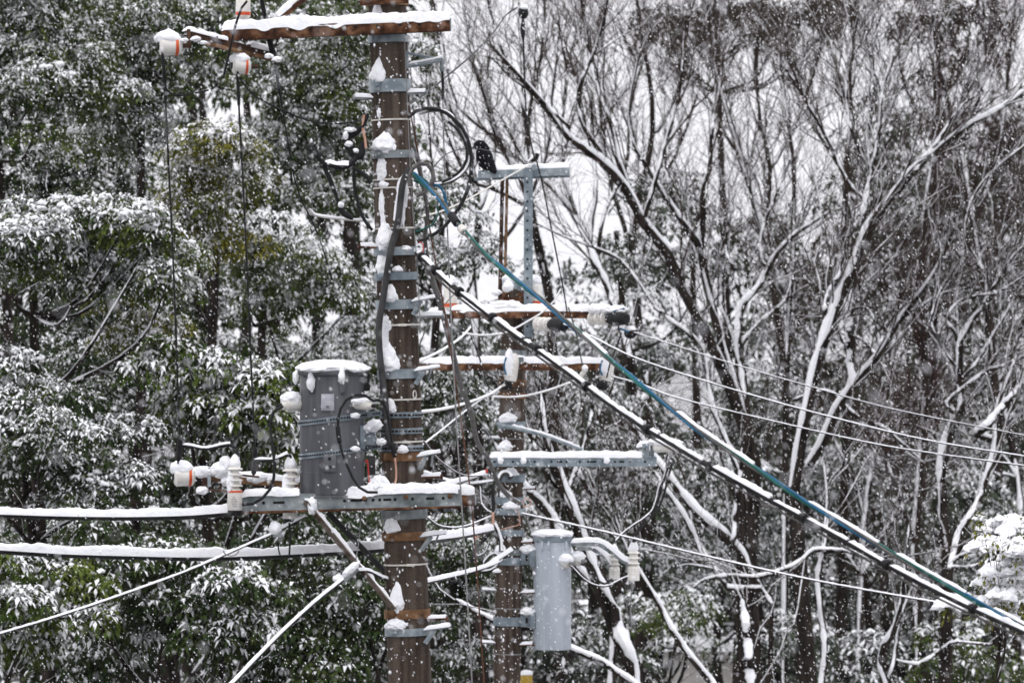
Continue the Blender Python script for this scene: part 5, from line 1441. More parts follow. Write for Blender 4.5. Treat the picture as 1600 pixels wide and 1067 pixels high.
def hooded(label, u, v, d, r, h, seed):
    c = P(u, v + h / 2, d)
    t = thing('hooded_insulator', label, 'insulator', c, 'white hooded insulators on the lower rusty arm')
    s = d / F; H = h * s; R_ = r * s
    part('hood', MB().lathe(c, UP + np.array([.18, 0, 0]), [(0, R_ * .9), (H * .1, R_), (H * .6, R_ * .95), (H * .85, R_ * .65), (H * .95, R_ * .3)], 18), M['porcelain'], t)
    for k in range(3):
        part('rib', MB().lathe(c + UP * H * (.15 + .2 * k) + np.array([H * .03 * k, 0, 0]), UP, [(0, R_), (.008, R_ * 1.1), (.016, R_)], 18), M['porcelain'], t)
    part('snow_cap', MB().blob(c + UP * H * .6 + np.array([-R_ * .1, -R_ * .5, 0]), (R_ * .95, R_ * .8, H * .52), seed, .2, 1.6, .3), M['snow'], t)
    part('tie', MB().tube(smooth(PX([(u - 6, v - h * .3), (u - 9, v), (u - 6, v + h * .3)], d - .12), 10), .009, 6), M['blue'], t)
    part('foot', MB().blob(c - UP * .02 + np.array([-R_ * .6, -.05, -.02]), (.06, .05, .045), seed + 1, .2), M['black'], t)
    return t
hooded('snow-plastered white hooded insulator in front of the farther pole shaft', 797, 572, D2 - .34, 10, 46, 130)
hooded('snow-plastered white hooded insulator at the right tip of the lower rusty arm', 947, 575, D2 - .30, 9.5, 40, 134)
drum_insulator('pin_insulator', 'upright white red-banded insulator just right of the steel mast foot', P(836, 463, D2 + .1), (0, 0, -1), 10 * S2, 40 * S2, G_I, (1, 1.0), 140)
drum_insulator('pin_insulator', 'upright white red-banded insulator at the left end of the farther rusty arm', P(704, 466, D2 + .22), (0, 0, -1), 11 * S2, 44 * S2, G_I, (1, 1.0), 141)
hd = MB(); hd.blob(P(803, 447, D2 - .1), (.11, .10, .055), 142, .08)
swb = thing('pole_switch', 'grey snow-capped switch box on top of the farther pole', 'switch box', P(800, 468, D2))
part('housing', MB().box(P(802, 447, D2 - .02), 34 * S2, .2, 18 * S2, bev=.04), M['galv'], swb)
part('mount', MB().box(P(805, 461, D2 - .05), 40 * S2, .12, 8 * S2, bev=.004), M['rust'], swb)
part('bushing', MB().lathe(P(794, 450, D2 - .12), (-.3, -1, 0), [(0, .04), (.05, .045), (.06, .02)], 14), M['porcelain'], swb)
part('snow_cap', MB().blob(P(802, 436, D2 - .02), (.11, .12, .055), 143, .16), M['snow'], swb)
part('snow_heap', MB().blob(P(794, 447, D2 - .2), (.05, .05, .05), 144, .2), M['snow'], swb)
part('snow_heap', MB().blob(P(776, 457, D2 - .1), (.05, .05, .03), 145, .3), M['snow'], swb)

# black bulb insulator with its hanging boot at the top (its own pole stands out of the frame)
bl = thing('bulb_insulator', 'black snow-tipped bulb hanging at the top edge above the crow arm', 'insulator', P(818, 20, D2 - .2))
part('bulb', MB().blob(P(818, 20, D2 - .2), (.048, .048, .062), 146, .08), M['black'], bl)
part('snow_cap', MB().blob(P(819, 12, D2 - .22), (.038, .035, .025), 147, .2), M['snow'], bl)
part('boot', MB().tube(smooth(PX([(817, 28), (817, 40), (817, 55), (818, 66)], D2 - .2), 10), [.006, .012, .018, .022, .024, .024, .022, .018, .012, .006], 8), M['black'], bl)

# ---------------------------------------------------------------- the crow
cw = thing('crow', 'black crow hunched on the snowy left end of the top steel arm, facing left', 'crow', P(757, 267, D2 - .08))
s_ = S2; yd = D2 - .08
spine = smooth(PX([(741, 233), (745, 229.5), (750, 228), (754, 234), (756, 243), (759, 252), (763, 259), (767, 264), (772, 268)], yd), 26)
rw_ = np.interp(np.linspace(0, 1, 26), [0, .08, .17, .28, .38, .5, .62, .75, .88, 1.0], np.array([1.5, 6.5, 9.6, 10.8, 12.0, 13.5, 13.5, 11.0, 7.5, 3.5]) * s_ )
part('body', MB().tube(spine, rw_, 18), M['crow'], cw)
part('beak', MB().tube(smooth(PX([(744, 229), (739, 231), (736, 234)], yd - .02), 8), np.linspace(.018, .003, 8), 8), M['black'], cw)
for sg in (-1, 1):
    A_ = np.array([unit(P(773, 268, yd) - P(756, 236, yd)), [0, 1, 0], unit(np.cross(unit(P(773, 268, yd) - P(756, 236, yd)), [0, 1.0, 0]))])
    part('wing', MB().blob(P(763.5, 252, yd + sg * .058), (.135, .022, .048), 150 + sg, .08, ax=A_), M['crow_wing'], cw)
    lg = part('leg', MB().tube([P(757, 257, yd + sg * .03), P(755, 268, yd + sg * .03)], [.014, .007], 6), M['black'], cw)
    for an in (-.5, 0, .5):
        part('toe', MB().tube([P(755, 267.4, yd + sg * .03), P(750 + 1.2 * abs(an), 268.2, yd + sg * .03 + an * .04)], [.006, .003], 5), M['black'], lg)
    part('eye', MB().blob(P(745.5, 229, yd + sg * .046), (.006, .004, .006), 1, 0, sub=2), M['hole'], cw)
part('tail', MB().box(P(770, 266, yd), .12, .05, .016, A_, bev=.006), M['crow'], cw)

# ================================================================ cables and wires
def cable(label, pts, r, mt='cable', snow=0.0, seed=0, group=None, d0=None, d1=None, name='cable', n=None, sw=1.5, sides=8, loc=None, rough=.25, cat='cable'):
    p = PX(pts, d0, d1) if d0 is not None else np.asarray(pts, float)
    L = plen(p); n = n or max(10, int(L / .06))
    q = smooth(p, n)
    t = thing(name, label, cat, q[0], group)
    part('sheath', MB().tube(q, r, sides), M[mt], t)
    if snow:
        part('snow_cover', MB().ridge(smooth(p, max(10, int(L / .1))) + UP * r * .55, r * 2 * sw, snow, seed, rough, .2, step=.015, sides=7), M['snow'], t)
    return t

G_L = 'snow-covered cables running left'
c1_ = cable('thick black cable under a white snow ridge, ending at the orange-banded cutout', [(-60, 803), (0, 804), (100, 807), (200, 808), (290, 806), (358, 801)], .021, 'cable', .042, 1, G_L, 29.9, 29.75, sw=1.15, rough=.26)
c2_ = cable('thick black snow-covered cable, lower of the level pair, passing behind the near pole', [(-60, 857, 30.1), (0, 860, 30.1), (100, 866, 30.2), (200, 869, 30.2), (300, 871, 30.25), (400, 869, 30.25), (500, 864, 30.3), (600, 857, 30.4), (660, 846, 31.5), (720, 838, 38), (770, 828, 45.7)], .022, 'cable', .044, 2, G_L, 30, sw=1.15, rough=.26)
cable('thin snowy guy wire slanting down to the left edge', [(-50, 1003), (0, 990), (100, 960), (200, 926), (300, 889), (400, 845), (428, 833)], .007, 'cable', .010, 3, None, 29.2, 29.8, name='guy_wire', cat='guy wire', sw=1.25)
cable('snowy wire joining the guy wire end to the platform cutout', [(428, 833), (455, 818), (478, 806)], .008, 'cable', .016, 4, None, 29.8, 29.85, name='wire', cat='wire')
clv = thing('cable_clamp', 'snow-capped clamp with curled leads below the cutout beside the transformer', 'clamp', P(432, 832, 29.78))
part('body', MB().box(P(433, 834, 29.78), .05, .04, .04, bev=.01), M['galv_old'], clv)
part('snow_heap', MB().blob(P(430, 825, 29.78), (.04, .04, .045), 161, .2), M['snow'], clv)
part('lead', MB().tube(smooth(PX([(436, 836), (435, 855), (438, 868), (441, 874)], 29.78), 14), .005, 6), M['black'], clv)
part('lead', MB().tube(smooth(PX([(452, 816), (454, 835), (453, 850), (452, 866)], 29.8), 14), .006, 6), M['black'], clv)
lp = [P(361 + 12 * math.cos(t), 859 + 9 * math.sin(t), 29.6) for t in np.linspace(.1, math.pi - .1, 15)]
part('hook', MB().tube(lp, .004, 6), M['wire'], clv)
cable('snowy thick drop cable slanting from the brace down to the bottom edge', [(340, 1090), (372, 1058), (430, 998), (490, 942), (535, 906)], .013, 'cable', .011, 5, None, 28.8, 29.7, name='drop_cable', sw=1.0)
dg = thing('cable_grip', 'snowy wedge grip at the upper end of the slanting drop cable', 'clamp', P(545, 898, 29.72))
part('wedge', MB().box(P(545, 897, 29.72), .13, .03, .05, np.array([unit([.75, 0, .66]), [0, 1, 0], unit([-.66, 0, .75])]), bev=.008), M['galv_old'], dg)
part('snow_heap', MB().blob(P(548, 889, 29.71), (.065, .03, .026), 162, .3, ax=np.array([unit([.75, 0, .66]), [0, 1, 0], unit([-.66, 0, .75])])), M['snow'], dg)
part('snow_heap', MB().blob(P(529, 904, 29.71), (.035, .035, .03), 163, .3), M['snow'], dg)
cable('thin bright wire rising from the drop cable grip to the platform', [(553, 888), (560, 850), (565, 800)], .0035, 'wire', 0, 6, None, 29.73, 29.9, name='wire', cat='wire')
cable('short snowy lead running from the drop cable grip to the near pole', [(556, 892), (575, 892), (592, 900), (604, 905)], .009, 'cable', .016, 7, None, 29.73, 29.9, name='wire', cat='wire')

# two cables that go down to the right from the near pole
B1 = [(652, 396), (664, 406), (700, 441), (750, 481), (800, 519), (850, 554), (900, 591), (950, 629), (1000, 663), (1050, 693), (1100, 723), (1200, 779), (1300, 833), (1400, 890), (1500, 941), (1600, 987), (1660, 1012)]
b1 = cable('thick black bundled cable topped with snow, slanting from the near pole to the right', B1, .0165, 'cable', 0, 8, None, 29.8, 25.5, name='bundled_cable', sides=10)
p = PX(B1, 29.8, 25.5); fine1 = smooth(p, 420)
segs = [0, 14, 31, 52, 78, 112, 150, 196, 240, 288, 330, 372, 418]
rgc = np.random.default_rng(4)
for i in range(len(segs) - 1):
    a_, b_ = segs[i] + 2, segs[i + 1] - 1
    cut = [a_]
    while cut[-1] < b_ - 3:                       # the snow has slid off in places
        cut.append(min(b_, cut[-1] + int(rgc.integers(6, 30 if cut[-1] < 150 else 60))))
    for c0, c1 in zip(cut[:-1], cut[1:]):
        e1_ = c1 - int(rgc.choice([0, 0, 1, 3] if c0 < 150 else [0, 0, 0, 1]))
        if e1_ - c0 < 3 or rgc.uniform() < (.16 if c0 < 120 else .05): continue
        wv = rgc.uniform(.018, .030)
        part('snow_cover', MB().ridge(fine1[c0:e1_] + UP * .011 + np.array([.002, -.006, 0]), wv, rgc.uniform(.010, .020), 170 + c0, .5, .1, step=.02, sides=7), M['snow'], b1)
    if i:
        k = segs[i]; part('lashing', MB().lathe(fine1[k] - unit(fine1[k + 1] - fine1[k]) * .015, fine1[k + 1] - fine1[k], [(0, .022), (.004, .030), (.026, .030), (.03, .022)], 12), M['black'], b1)
p2w = PX([(u, v + 5) for u, v in B1], 29.85, 25.55)
part('messenger_wire', MB().tube(smooth(p2w, 200) - UP * .018, .007, 6), M['cable_grey'], b1)

B2 = [(646, 272), (668, 292), (690, 316), (720, 356), (760, 399), (800, 432), (850, 472), (900, 515), (950, 559), (1000, 600), (1050, 640), (1100, 678), (1180, 731), (1250, 778), (1320, 820), (1400, 868), (1500, 925), (1600, 979), (1660, 1010)]
b2c = thing('twisted_cable', 'blue and green twisted cable slanting from the near pole to the right edge', 'cable', P(646, 272, 29.8))
n = 420; ctr = smooth(PX(B2, 29.8, 25.8), n)
tg = np.gradient(ctr, axis=0); tg /= np.linalg.norm(tg, axis=1)[:, None]
n1 = np.cross(tg, np.array([0, 1.0, 0])); n1 /= np.linalg.norm(n1, axis=1)[:, None]; n2 = np.cross(tg, n1)
ph0 = np.linspace(0, 2 * math.pi * 4.6, n)
for k, mt in enumerate(('blue', 'green', 'cable_grey')):
    a = ph0 + k * 2 * math.pi / 3
    part('strand', MB().tube(ctr + (n1 * np.cos(a)[:, None] + n2 * np.sin(a)[:, None]) * .0082, .0084, 8), M[mt], b2c, label=mt.replace('cable_', '') + ' strand')
for i, (k0, k1) in enumerate(((150, 168), (216, 262), (292, 330), (338, 372), (384, 415))):
    part('snow_cover', MB().ridge(ctr[k0:k1] + UP * .016, .018, .013, 190 + i, .4, .1, step=.03, sides=7), M['snow'], b2c)
for (k, ln) in ((46, .10), (56, .05)):
    part('sleeve', MB().lathe(ctr[k], tg[k], [(0, .018), (.005, .026), (ln, .026), (ln + .005, .018)], 12), M['black' if k == 46 else 'wire_white'], b2c)
part('loose_strand', MB().tube(smooth(PX([(668, 288), (686, 291), (694, 303), (698, 322)], 29.75), 16), .009, 8), M['blue'], b2c)
for pts in ([(646, 276), (662, 280), (676, 296), (690, 316)], [(646, 282), (664, 290), (678, 304), (692, 318)]):
    part('loose_strand', MB().tube(smooth(PX(pts, 29.76), 16), .007, 8), M['green'], b2c)
part('loose_strand', MB().tube(smooth(PX([(683, 318), (684, 335), (674, 352), (650, 362)], 29.8), 18), .0055, 7), M['green'], b2c)

# loops of cable at the near pole
def loop(label, pts, r, mt, snow, seed, d=29.8, group='cable loops on the near pole', name='cable_loop'):
    return cable(label, pts, r, mt, snow, seed, group, d, name=name, sw=1.3)
loop('largest black cable loop right of the near pole, snow on its crown', [(637, 184), (650, 174), (672, 169), (690, 173), (708, 185), (724, 203), (733, 225), (737, 250), (734, 285), (723, 315), (708, 338), (690, 358), (668, 372), (652, 378)], .0115, 'cable', 0, 1)
lpw = loop('pale grey cable loop inside the largest one, its lower side white with snow', [(655, 178), (685, 172), (705, 182), (720, 205), (733, 235), (734, 252), (726, 268), (710, 282), (690, 288), (672, 290)], .010, 'cable_grey', .009, 2, 29.83)
loop('thin dark cable loop bending tightly beside the crow', [(700, 190), (716, 204), (728, 226), (730, 246), (722, 264), (707, 277), (690, 285)], .009, 'cable', 0, 3, 29.76)
loop('small round grey cable coil touching the pole above the coloured strands', [(650, 306), (668, 298), (677, 282), (676, 268), (668, 257), (655, 256), (645, 263), (640, 274), (640, 290)], .0135, 'cable_grey', 0, 4, 29.72)
loop('black cable hanging beside the near pole below the coil', [(644, 225), (650, 240), (655, 262), (668, 330), (664, 372), (672, 420), (684, 465)], .012, 'cable_grey', 0, 5, 30.1)
loop('short red lead at the lug of the near pole', [(655, 378), (661, 382), (661, 392), (658, 402)], .004, 'red', 0, 6, 29.7, None, 'red_lead')
jn = thing('cable_splice', 'black snow-dusted splice bundle left of the near pole', 'cable splice', P(552, 225, 29.85))
part('sleeve', MB().tube(smooth(PX([(541, 214), (548, 207), (558, 204), (566, 198)], 29.85), 12), [.02, .034, .04, .042, .042, .04, .036, .03, .024, .02, .016, .012], 10), M['black'], jn)
part('sleeve', MB().tube(smooth(PX([(541, 218), (548, 232), (558, 244), (564, 240), (566, 222)], 29.83), 14), [.018, .026, .03, .032, .034, .034, .034, .032, .03, .028, .025, .022, .018, .014], 10), M['black'], jn)
part('copper_wire', MB().tube(smooth(PX([(569, 180), (567, 200), (570, 216), (572, 232)], 29.8), 12), .008, 7), M['copper'], jn)
part('lead', MB().tube(smooth(PX([(575, 178), (571, 190), (566, 200)], 29.8), 10), .010, 7), M['black'], jn)
for k, (u, v, a, b) in enumerate(((547, 203, 9, 4), (540, 212, 4, 7), (545, 225, 6, 5), (556, 236, 5, 4))):
    part('snow_heap', MB().blob(P(u, v, 29.81), (a * S1, .03, b * S1), 200 + k, .3), M['snow'], jn)
tl = thing('cable_tail', 'black taped cable tail left of the near pole, snow along its bend', 'cable', P(505, 256, 29.8))
part('sleeve', MB().tube(smooth(PX([(478, 227), (490, 236), (500, 248), (506, 256)], 29.8), 12), [.008, .016, .021, .023, .023, .023, .023, .022, .02, .018, .016, .014], 10), M['black'], tl)
part('sleeve', MB().tube(smooth(PX([(506, 254), (522, 260), (540, 261), (552, 252), (558, 244)], 29.8), 14), .017, 10), M['black'], tl)
part('snow_cover', MB().ridge(PX([(508, 252), (524, 257), (545, 258)], 29.79), .04, .026, 205, .3), M['snow'], tl)
part('lead', MB().tube(smooth(PX([(506, 258), (516, 282), (524, 303), (530, 318), (536, 332), (552, 342)], 29.85), 24), np.interp(np.linspace(0, 1, 24), [0, .35, .55, .7, .9, 1], [.015, .015, .009, .02, .02, .01]), 9), M['black'], tl)
part('lead', MB().tube(smooth(PX([(554, 256), (553, 280), (556, 305), (563, 330), (572, 348), (582, 360)], 29.9), 24), .010, 8), M['black'], tl)
part('lead', MB().tube(smooth(PX([(552, 262), (565, 270), (575, 278), (580, 286)], 29.8), 14), .012, 8), M['black'], tl)
part('snow_heap', MB().blob(P(533, 320, 29.83), (.02, .02, .02), 206, .3), M['snow'], tl)
cable('white snowy wire stretched to the left of the near pole at mid height', [(484, 327), (492, 336), (520, 341), (550, 344), (582, 346)], .007, 'wire_white', .010, 9, None, 29.9, 29.95, name='wire', cat='wire')

# long hanging wires between the top frame and the lower cutouts
G_H = 'long black hanging wires'
def hang(label, pts, r, d0, d1, boots=(), mt='black', group=G_H, name='hanging_wire'):
    t = cable(label, pts, r, mt, 0, 0, group, d0, d1, name=name, cat='wire')
    p = smooth(PX(pts, d0, d1), 200)
    for (k0, k1, rr) in boots:
        m = p[k0:k1]; part('sleeve', MB().tube(m, np.concatenate([[r], np.full(len(m) - 2, rr), [r]]), 8), M['black'], t)
    return t
hang('outer long black wire hanging from the left end of the rusty frame', [(253, 78), (256, 110), (258, 140), (262, 230), (268, 350), (275, 520), (279, 640), (281, 690), (278, 724)], .0062, 29.5, 29.7, ((2, 26, .010), (186, 199, .017)))
hang('inner long black wire hanging from the middle insulator of the rusty frame', [(371, 112), (373, 160), (380, 290), (386, 420), (392, 560), (396, 650), (398, 706), (396, 745)], .0062, 29.7, 29.85, ((1, 18, .010), (184, 199, .016)))
hang('slack black wire looping right from the outer insulator', [(257, 132), (262, 142), (274, 149), (300, 147), (326, 141)], .006, 29.5, 29.6)
hang('slack black wire sagging from the middle insulator to the near pole', [(371, 112), (378, 128), (398, 150), (440, 172), (480, 188), (520, 194), (562, 190)], .0055, 29.7, 29.85)
hang('black wire draped over the top cross-arm beside the upright insulator', [(386, 2), (378, 12), (368, 40), (362, 66), (356, 92), (350, 118)], .0075, 29.65, 29.7)
hang('black cable with a thick boot hanging down from the top edge by the brace', [(404, -20), (410, 5), (415, 35), (421, 62), (428, 90), (436, 140), (448, 210), (458, 270), (470, 310), (486, 342), (500, 375), (520, 440)], .0048, 29.7, 30.4, ((0, 22, .014), (30, 50, .019), (54, 76, .008)))
hang('thin black slanting wire near the upright insulator', [(392, 15), (404, 28), (412, 36)], .004, 29.9, 29.9)
# short leads at the cutouts
hang('snow-topped lead arching from the outer hanging wire to the banded cutout', [(281, 696), (300, 698), (322, 702), (345, 697), (362, 695), (369, 701), (372, 710)], .0085, 29.7, 29.68, name='lead_wire')
part('snow_cover', MB().ridge(PX([(284, 694), (300, 696), (322, 700), (345, 695), (360, 693)], 29.7), .022, .012, 210, .3), M['snow'], bpy.data.objects[[o.name for o in bpy.data.objects if o.name.startswith('lead_wire')][-1]])
hang('snow-topped lead arching from the inner hanging wire to the second cutout', [(396, 720), (412, 720), (428, 719), (445, 712), (452, 710), (456, 718), (456, 728)], .0085, 29.8, 29.86, name='lead_wire')
part('snow_cover', MB().ridge(PX([(397, 717), (412, 717), (430, 716), (450, 708)], 29.82), .022, .014, 211, .3), M['snow'], bpy.data.objects[sorted(o.name for o in bpy.data.objects if o.name.startswith('lead_wire'))[-1]])
hang('black looping lead from the transformer bushing down to the banded cutout', [(442, 634), (430, 640), (423, 655), (423, 680), (427, 705), (429, 735), (424, 760), (410, 778), (392, 788), (378, 788)], .0095, 29.72, 29.62, name='lead_wire')
hang('black looped lead over the front of the dark grey transformer', [(590, 769), (575, 769), (558, 758), (545, 733), (534, 705), (528, 672), (530, 645), (540, 626), (555, 617), (572, 618), (583, 626), (588, 632), (592, 620), (604, 640), (612, 690)], .0085, 29.5, 29.72, ((66, 84, .014), (0, 2, .009)), name='lead_wire')
hang('thin grey wire hanging from the upper right bracket to the bottom edge', [(692, 156), (694, 240), (698, 330), (704, 480), (712, 640), (722, 800), (731, 950), (738, 1075)], .0048, 29.94, 29.6, mt='wire', group=None, name='hanging_wire')
hang('thin rusty wire hanging behind the platform arm end', [(634, 130), (642, 180), (655, 250), (672, 360), (700, 520), (725, 690), (738, 800), (748, 940), (757, 1075)], .0048, 30.1, 30.5, mt='wire_rust', group=None, name='hanging_wire')
hang('fine pale wire running down the right edge of the near pole', [(632, 60), (636, 150), (643, 300), (652, 420), (657, 520)], .0028, 29.86, 29.86, mt='wire', group=None)

# the thick wavering cable to the second pole, and the wires between the poles
cable('thick dark wavering cable hanging between the near pole and the farther one', [(668, 416, 30.2), (684, 462, 31.5), (700, 520, 33.5), (718, 595, 36), (735, 642, 38), (746, 690, 40), (762, 716, 42), (779, 755, 44), (796, 776, 45), (811, 786, 45.6)], .022, 'cable_grey', .012, 12, None, 30, name='sagging_cable', sw=.6)
def pole_wire(label, pts, r, snow, seed, mt='wire_white', group='snowy service wires between the poles', name='service_wire'):
    return cable(label, pts, r * .75, mt, snow * .62, seed, group, 30, name=name, cat='wire', sw=1.35)
pole_wire('snowy wire from the near pole dipping to the hooded insulator by the farther shaft', [(652, 645, 30.2), (690, 640, 34), (730, 630, 40), (770, 614, 45), (790, 598, 45.6)], .010, .017, 1)
pole_wire('snowy wire rising from the near pole to the upper rusty arm', [(654, 566, 30.2), (690, 548, 36), (720, 528, 42), (735, 512, 45.6)], .009, .014, 2)
pole_wire('white straight wire crossing low between the poles up to the hood clamp', [(654, 700, 30.2), (690, 672, 34), (730, 640, 40), (770, 612, 45), (793, 600, 45.6)], .006, .009, 3)
pole_wire('white wire from the hooded insulator curving to the arm tip on the right', [(768, 620, 45.6), (810, 620, 45.6), (850, 612, 45.6), (890, 598, 45.6), (912, 590, 45.6)], .010, .016, 4)
pole_wire('white wire sweeping below the upper rusty arm and up to the mast foot', [(722, 520, 45.6), (750, 524, 45.5), (790, 520, 45.5), (820, 505, 45.5), (845, 490, 45.5), (868, 468, 45.5), (876, 452, 45.5)], .009, .014, 5)
pole_wire('pale straight wire slanting from the mast top down left to the near pole loops', [(830, 256, 45.7), (780, 284, 43), (730, 312, 40), (690, 330, 38), (660, 338, 35)], .010, .0, 6)
pole_wire('fat snowy lead rising from the lower hooks to the farther pole', [(665, 910, 30.5), (700, 902, 34), (740, 892, 40), (775, 880, 45), (793, 868, 45.6)], .016, .034, 7, 'cable', None)
pole_wire('thin black wire from the near pole up right to the black bulb', [(634, 166, 30.2), (668, 144, 33), (700, 118, 36), (740, 84, 40), (772, 50, 44), (790, 25, 45.5), (808, 12, 45.7)], .009, 0, 8, 'cable', None)
pole_wire('black wire hanging from the bulb boot down to the mast top', [(818, 66, 45.8), (819, 110, 45.8), (822, 170, 45.8), (829, 220, 45.8), (836, 250, 45.8)], .011, 0, 9, 'cable', None)
pole_wire('black wire running from the mast top down to the upper rusty arm', [(838, 250, 45.7), (848, 290, 45.7), (860, 350, 45.7), (872, 410, 45.7), (880, 450, 45.7), (886, 487, 45.7)], .010, 0, 10, 'cable', None)
pole_wire('black wire hanging from the upper arm to the white wire below', [(888, 480, 45.6), (900, 520, 45.6), (906, 550, 45.6), (912, 575, 45.6), (924, 592, 45.6), (938, 604, 45.6)], .008, 0, 11, 'cable', None)
pole_wire('black lead dropping from the black-capped insulator to the hooded one', [(971, 520, 45.3), (962, 545, 45.4), (954, 565, 45.5), (948, 590, 45.6)], .010, 0, 12, 'cable', None)
pole_wire('black lead hanging left of the farther shaft to the hood clamp', [(724, 500, 45.9), (738, 530, 45.8), (752, 570, 45.7), (764, 610, 45.6)], .008, 0, 13, 'cable', None)
pole_wire('thin dark wire slanting behind the farther pole to the long steel arm', [(830, 580, 46.3), (880, 630, 46.2), (940, 668, 46.1), (1005, 694, 45.9)], .006, 0, 14, 'cable', None)
pole_wire('pair wire of light grey slanting from the wavering cable to the hooks, upper one', [(716, 578, 36), (745, 620, 42), (775, 664, 45.6)], .007, 0, 15, 'wire', None)
pole_wire('pair wire of light grey slanting from the wavering cable to the hooks, lower one', [(712, 600, 36), (742, 645, 42), (772, 690, 45.6)], .007, 0, 16, 'wire', None)
pole_wire('thin dark wire rising from the near pole edge toward the upper rusty arm', [(654, 542, 30.3), (674, 498, 36), (700, 470, 42), (716, 452, 45.8)], .006, 0, 17, 'cable', None)
pole_wire('slack black wire hanging low between the two poles by the rear hooks', [(662, 690, 30.4), (690, 722, 35), (725, 742, 41), (765, 742, 45.6)], .008, .006, 18, 'cable', None)
pole_wire('thin snowy wire sagging across the gap below the platform arm end', [(664, 806, 30.4), (690, 822, 35), (725, 822, 41), (768, 806, 45.6)], .007, .010, 19, 'cable', None)
pole_wire('fine dark wire dropping from the upper rusty arm to the lower one', [(735, 500, 45.6), (741, 530, 45.6), (752, 566, 45.6)], .006, 0, 20, 'cable', None)
pole_wire('black wire curling from the coil by the near pole to the mast top', [(672, 268, 31), (700, 240, 36), (740, 232, 41), (790, 242, 45), (826, 254, 45.7)], .006, 0, 21, 'cable', None)
hk = thing('wire_clamp', 'small snow-capped clamp where the white wire meets the hanging black one', 'clamp', P(912, 582, 45.55))
part('body', MB().tube([P(905, 591, 45.55), P(916, 576, 45.55)], .024, 8), M['wire_white'], hk)
part('snow_cap', MB().blob(P(914, 575, 45.53), (.03, .03, .03), 220, .2), M['snow'], hk)

# the three lines that leave the second pole to the right, and the lower one
G_3 = 'thin parallel lines running right from the farther pole'
def line3(label, pts, d0, d1, seed, r=.008, snow=.012):
    return cable(label, pts, r, 'cable', snow, seed, G_3, d0, d1, name='power_line', cat='power line', sw=1.2)
line3('uppermost thin line running right from the black ball grip', [(990, 519), (1050, 538), (1150, 570), (1260, 602), (1400, 640), (1620, 684)], 45.2, 43, 21, .006, .0035)
line3('middle thin snowy line running right from the bare black cover', [(884, 512), (920, 524), (1000, 562), (1150, 610), (1300, 652), (1450, 688), (1620, 716)], 45.2, 43, 22, .0075, .007)
line3('lowest of the three thin lines, leaving the hooded insulator at the arm tip', [(956, 588), (1000, 600), (1060, 622), (1200, 656), (1350, 690), (1450, 707), (1620, 730)], 45.5, 43, 23, .007, .006)
line3('separate snowy line that leaves the farther pole below the long steel arm', [(815, 802), (860, 812), (950, 832), (1100, 868), (1250, 902), (1400, 930), (1520, 950)], 45.7, 44, 24, .0085, .010)
bg_ = thing('ball_grip', 'black ball-shaped grip with snow and a blue tie on the uppermost line', 'clamp', P(986, 520, 45.25))
part('ball', MB().blob(P(985, 521, 45.25), (.062, .05, .05), 230, .08), M['black'], bg_)
part('snow_cap', MB().blob(P(984, 514, 45.25), (.055, .05, .03), 231, .2), M['snow'], bg_)
part('tie', MB().tube(smooth(PX([(968, 513), (975, 516), (982, 519)], 45.2), 8), .010, 6), M['blue'], bg_)
for k, (a, b_) in enumerate((((958, 487), (976, 482)), ((880, 508), (898, 514)))):
    gg = thing('blue_tie', ('blue snow-dusted tie on the black cover at the arm end', 'blue snow-dusted tie at the grip of the middle line')[k], 'cable tie', P(*a, 45.2))
    part('band', MB().tube(smooth(PX([a, ((a[0] + b_[0]) / 2, (a[1] + b_[1]) / 2 - 3), b_], 45.12), 8), .013, 7), M['blue'], gg)
    part('snow_cap', MB().ridge(PX([a, b_], 45.1) + UP * .012, .03, .02, 240 + k, .4), M['snow'], gg)

# leads of the pale transformer
G_P = 'black leads of the pale transformer'
for k, (lab, pts) in enumerate((
    ('lead curving from the farther white cutout up to the long steel arm', [(961, 846), (972, 834), (990, 820), (1012, 805), (1022, 790), (1028, 765), (1038, 742), (1044, 715), (1048, 692)]),
    ('lead curving from the outermost white cutout up to the bundled cable', [(991, 847), (996, 832), (1010, 815), (1028, 795), (1038, 770), (1044, 745), (1050, 725)]),
    ('second thin lead beside the one from the outermost white cutout', [(989, 847), (992, 835), (1004, 818), (1022, 798), (1030, 776), (1036, 750), (1045, 730)]),
    ('lead sagging from the front bushing to the outermost cutout', [(890, 882), (898, 890), (912, 904), (930, 914), (950, 915), (968, 906), (982, 900)]),
    ('lead sagging from the rear bushing to the nearer cutout', [(908, 880), (920, 888), (934, 906), (946, 912), (956, 904)]))):
    cable(lab, pts, .011, 'cable', .008 if k in (0, 3) else 0, 250 + k, G_P, 45.8, 45.9, name='lead_wire', cat='wire', sw=1.0)
cable('thin wires hanging from the outermost white cutout', [(988, 908), (986, 935), (985, 965), (988, 985)], .005, 'wire', 0, 1, None, 45.9, name='tail_wire', cat='wire')
tip = thing('arm_end_sleeve', 'snow-covered pale sleeve at the tip of the long steel arm', 'insulator', P(1030, 696, 45.7))
part('sleeve', MB().lathe(P(1020, 699, 45.72), (1, -.02, .05), [(0, .03), (.02, .055), (.22, .05), (.26, .02)], 14), M['porcelain'], tip)
part('snow_cap', MB().blob(P(1040, 691, 45.7), (.15, .06, .045), 260, .2), M['snow'], tip)

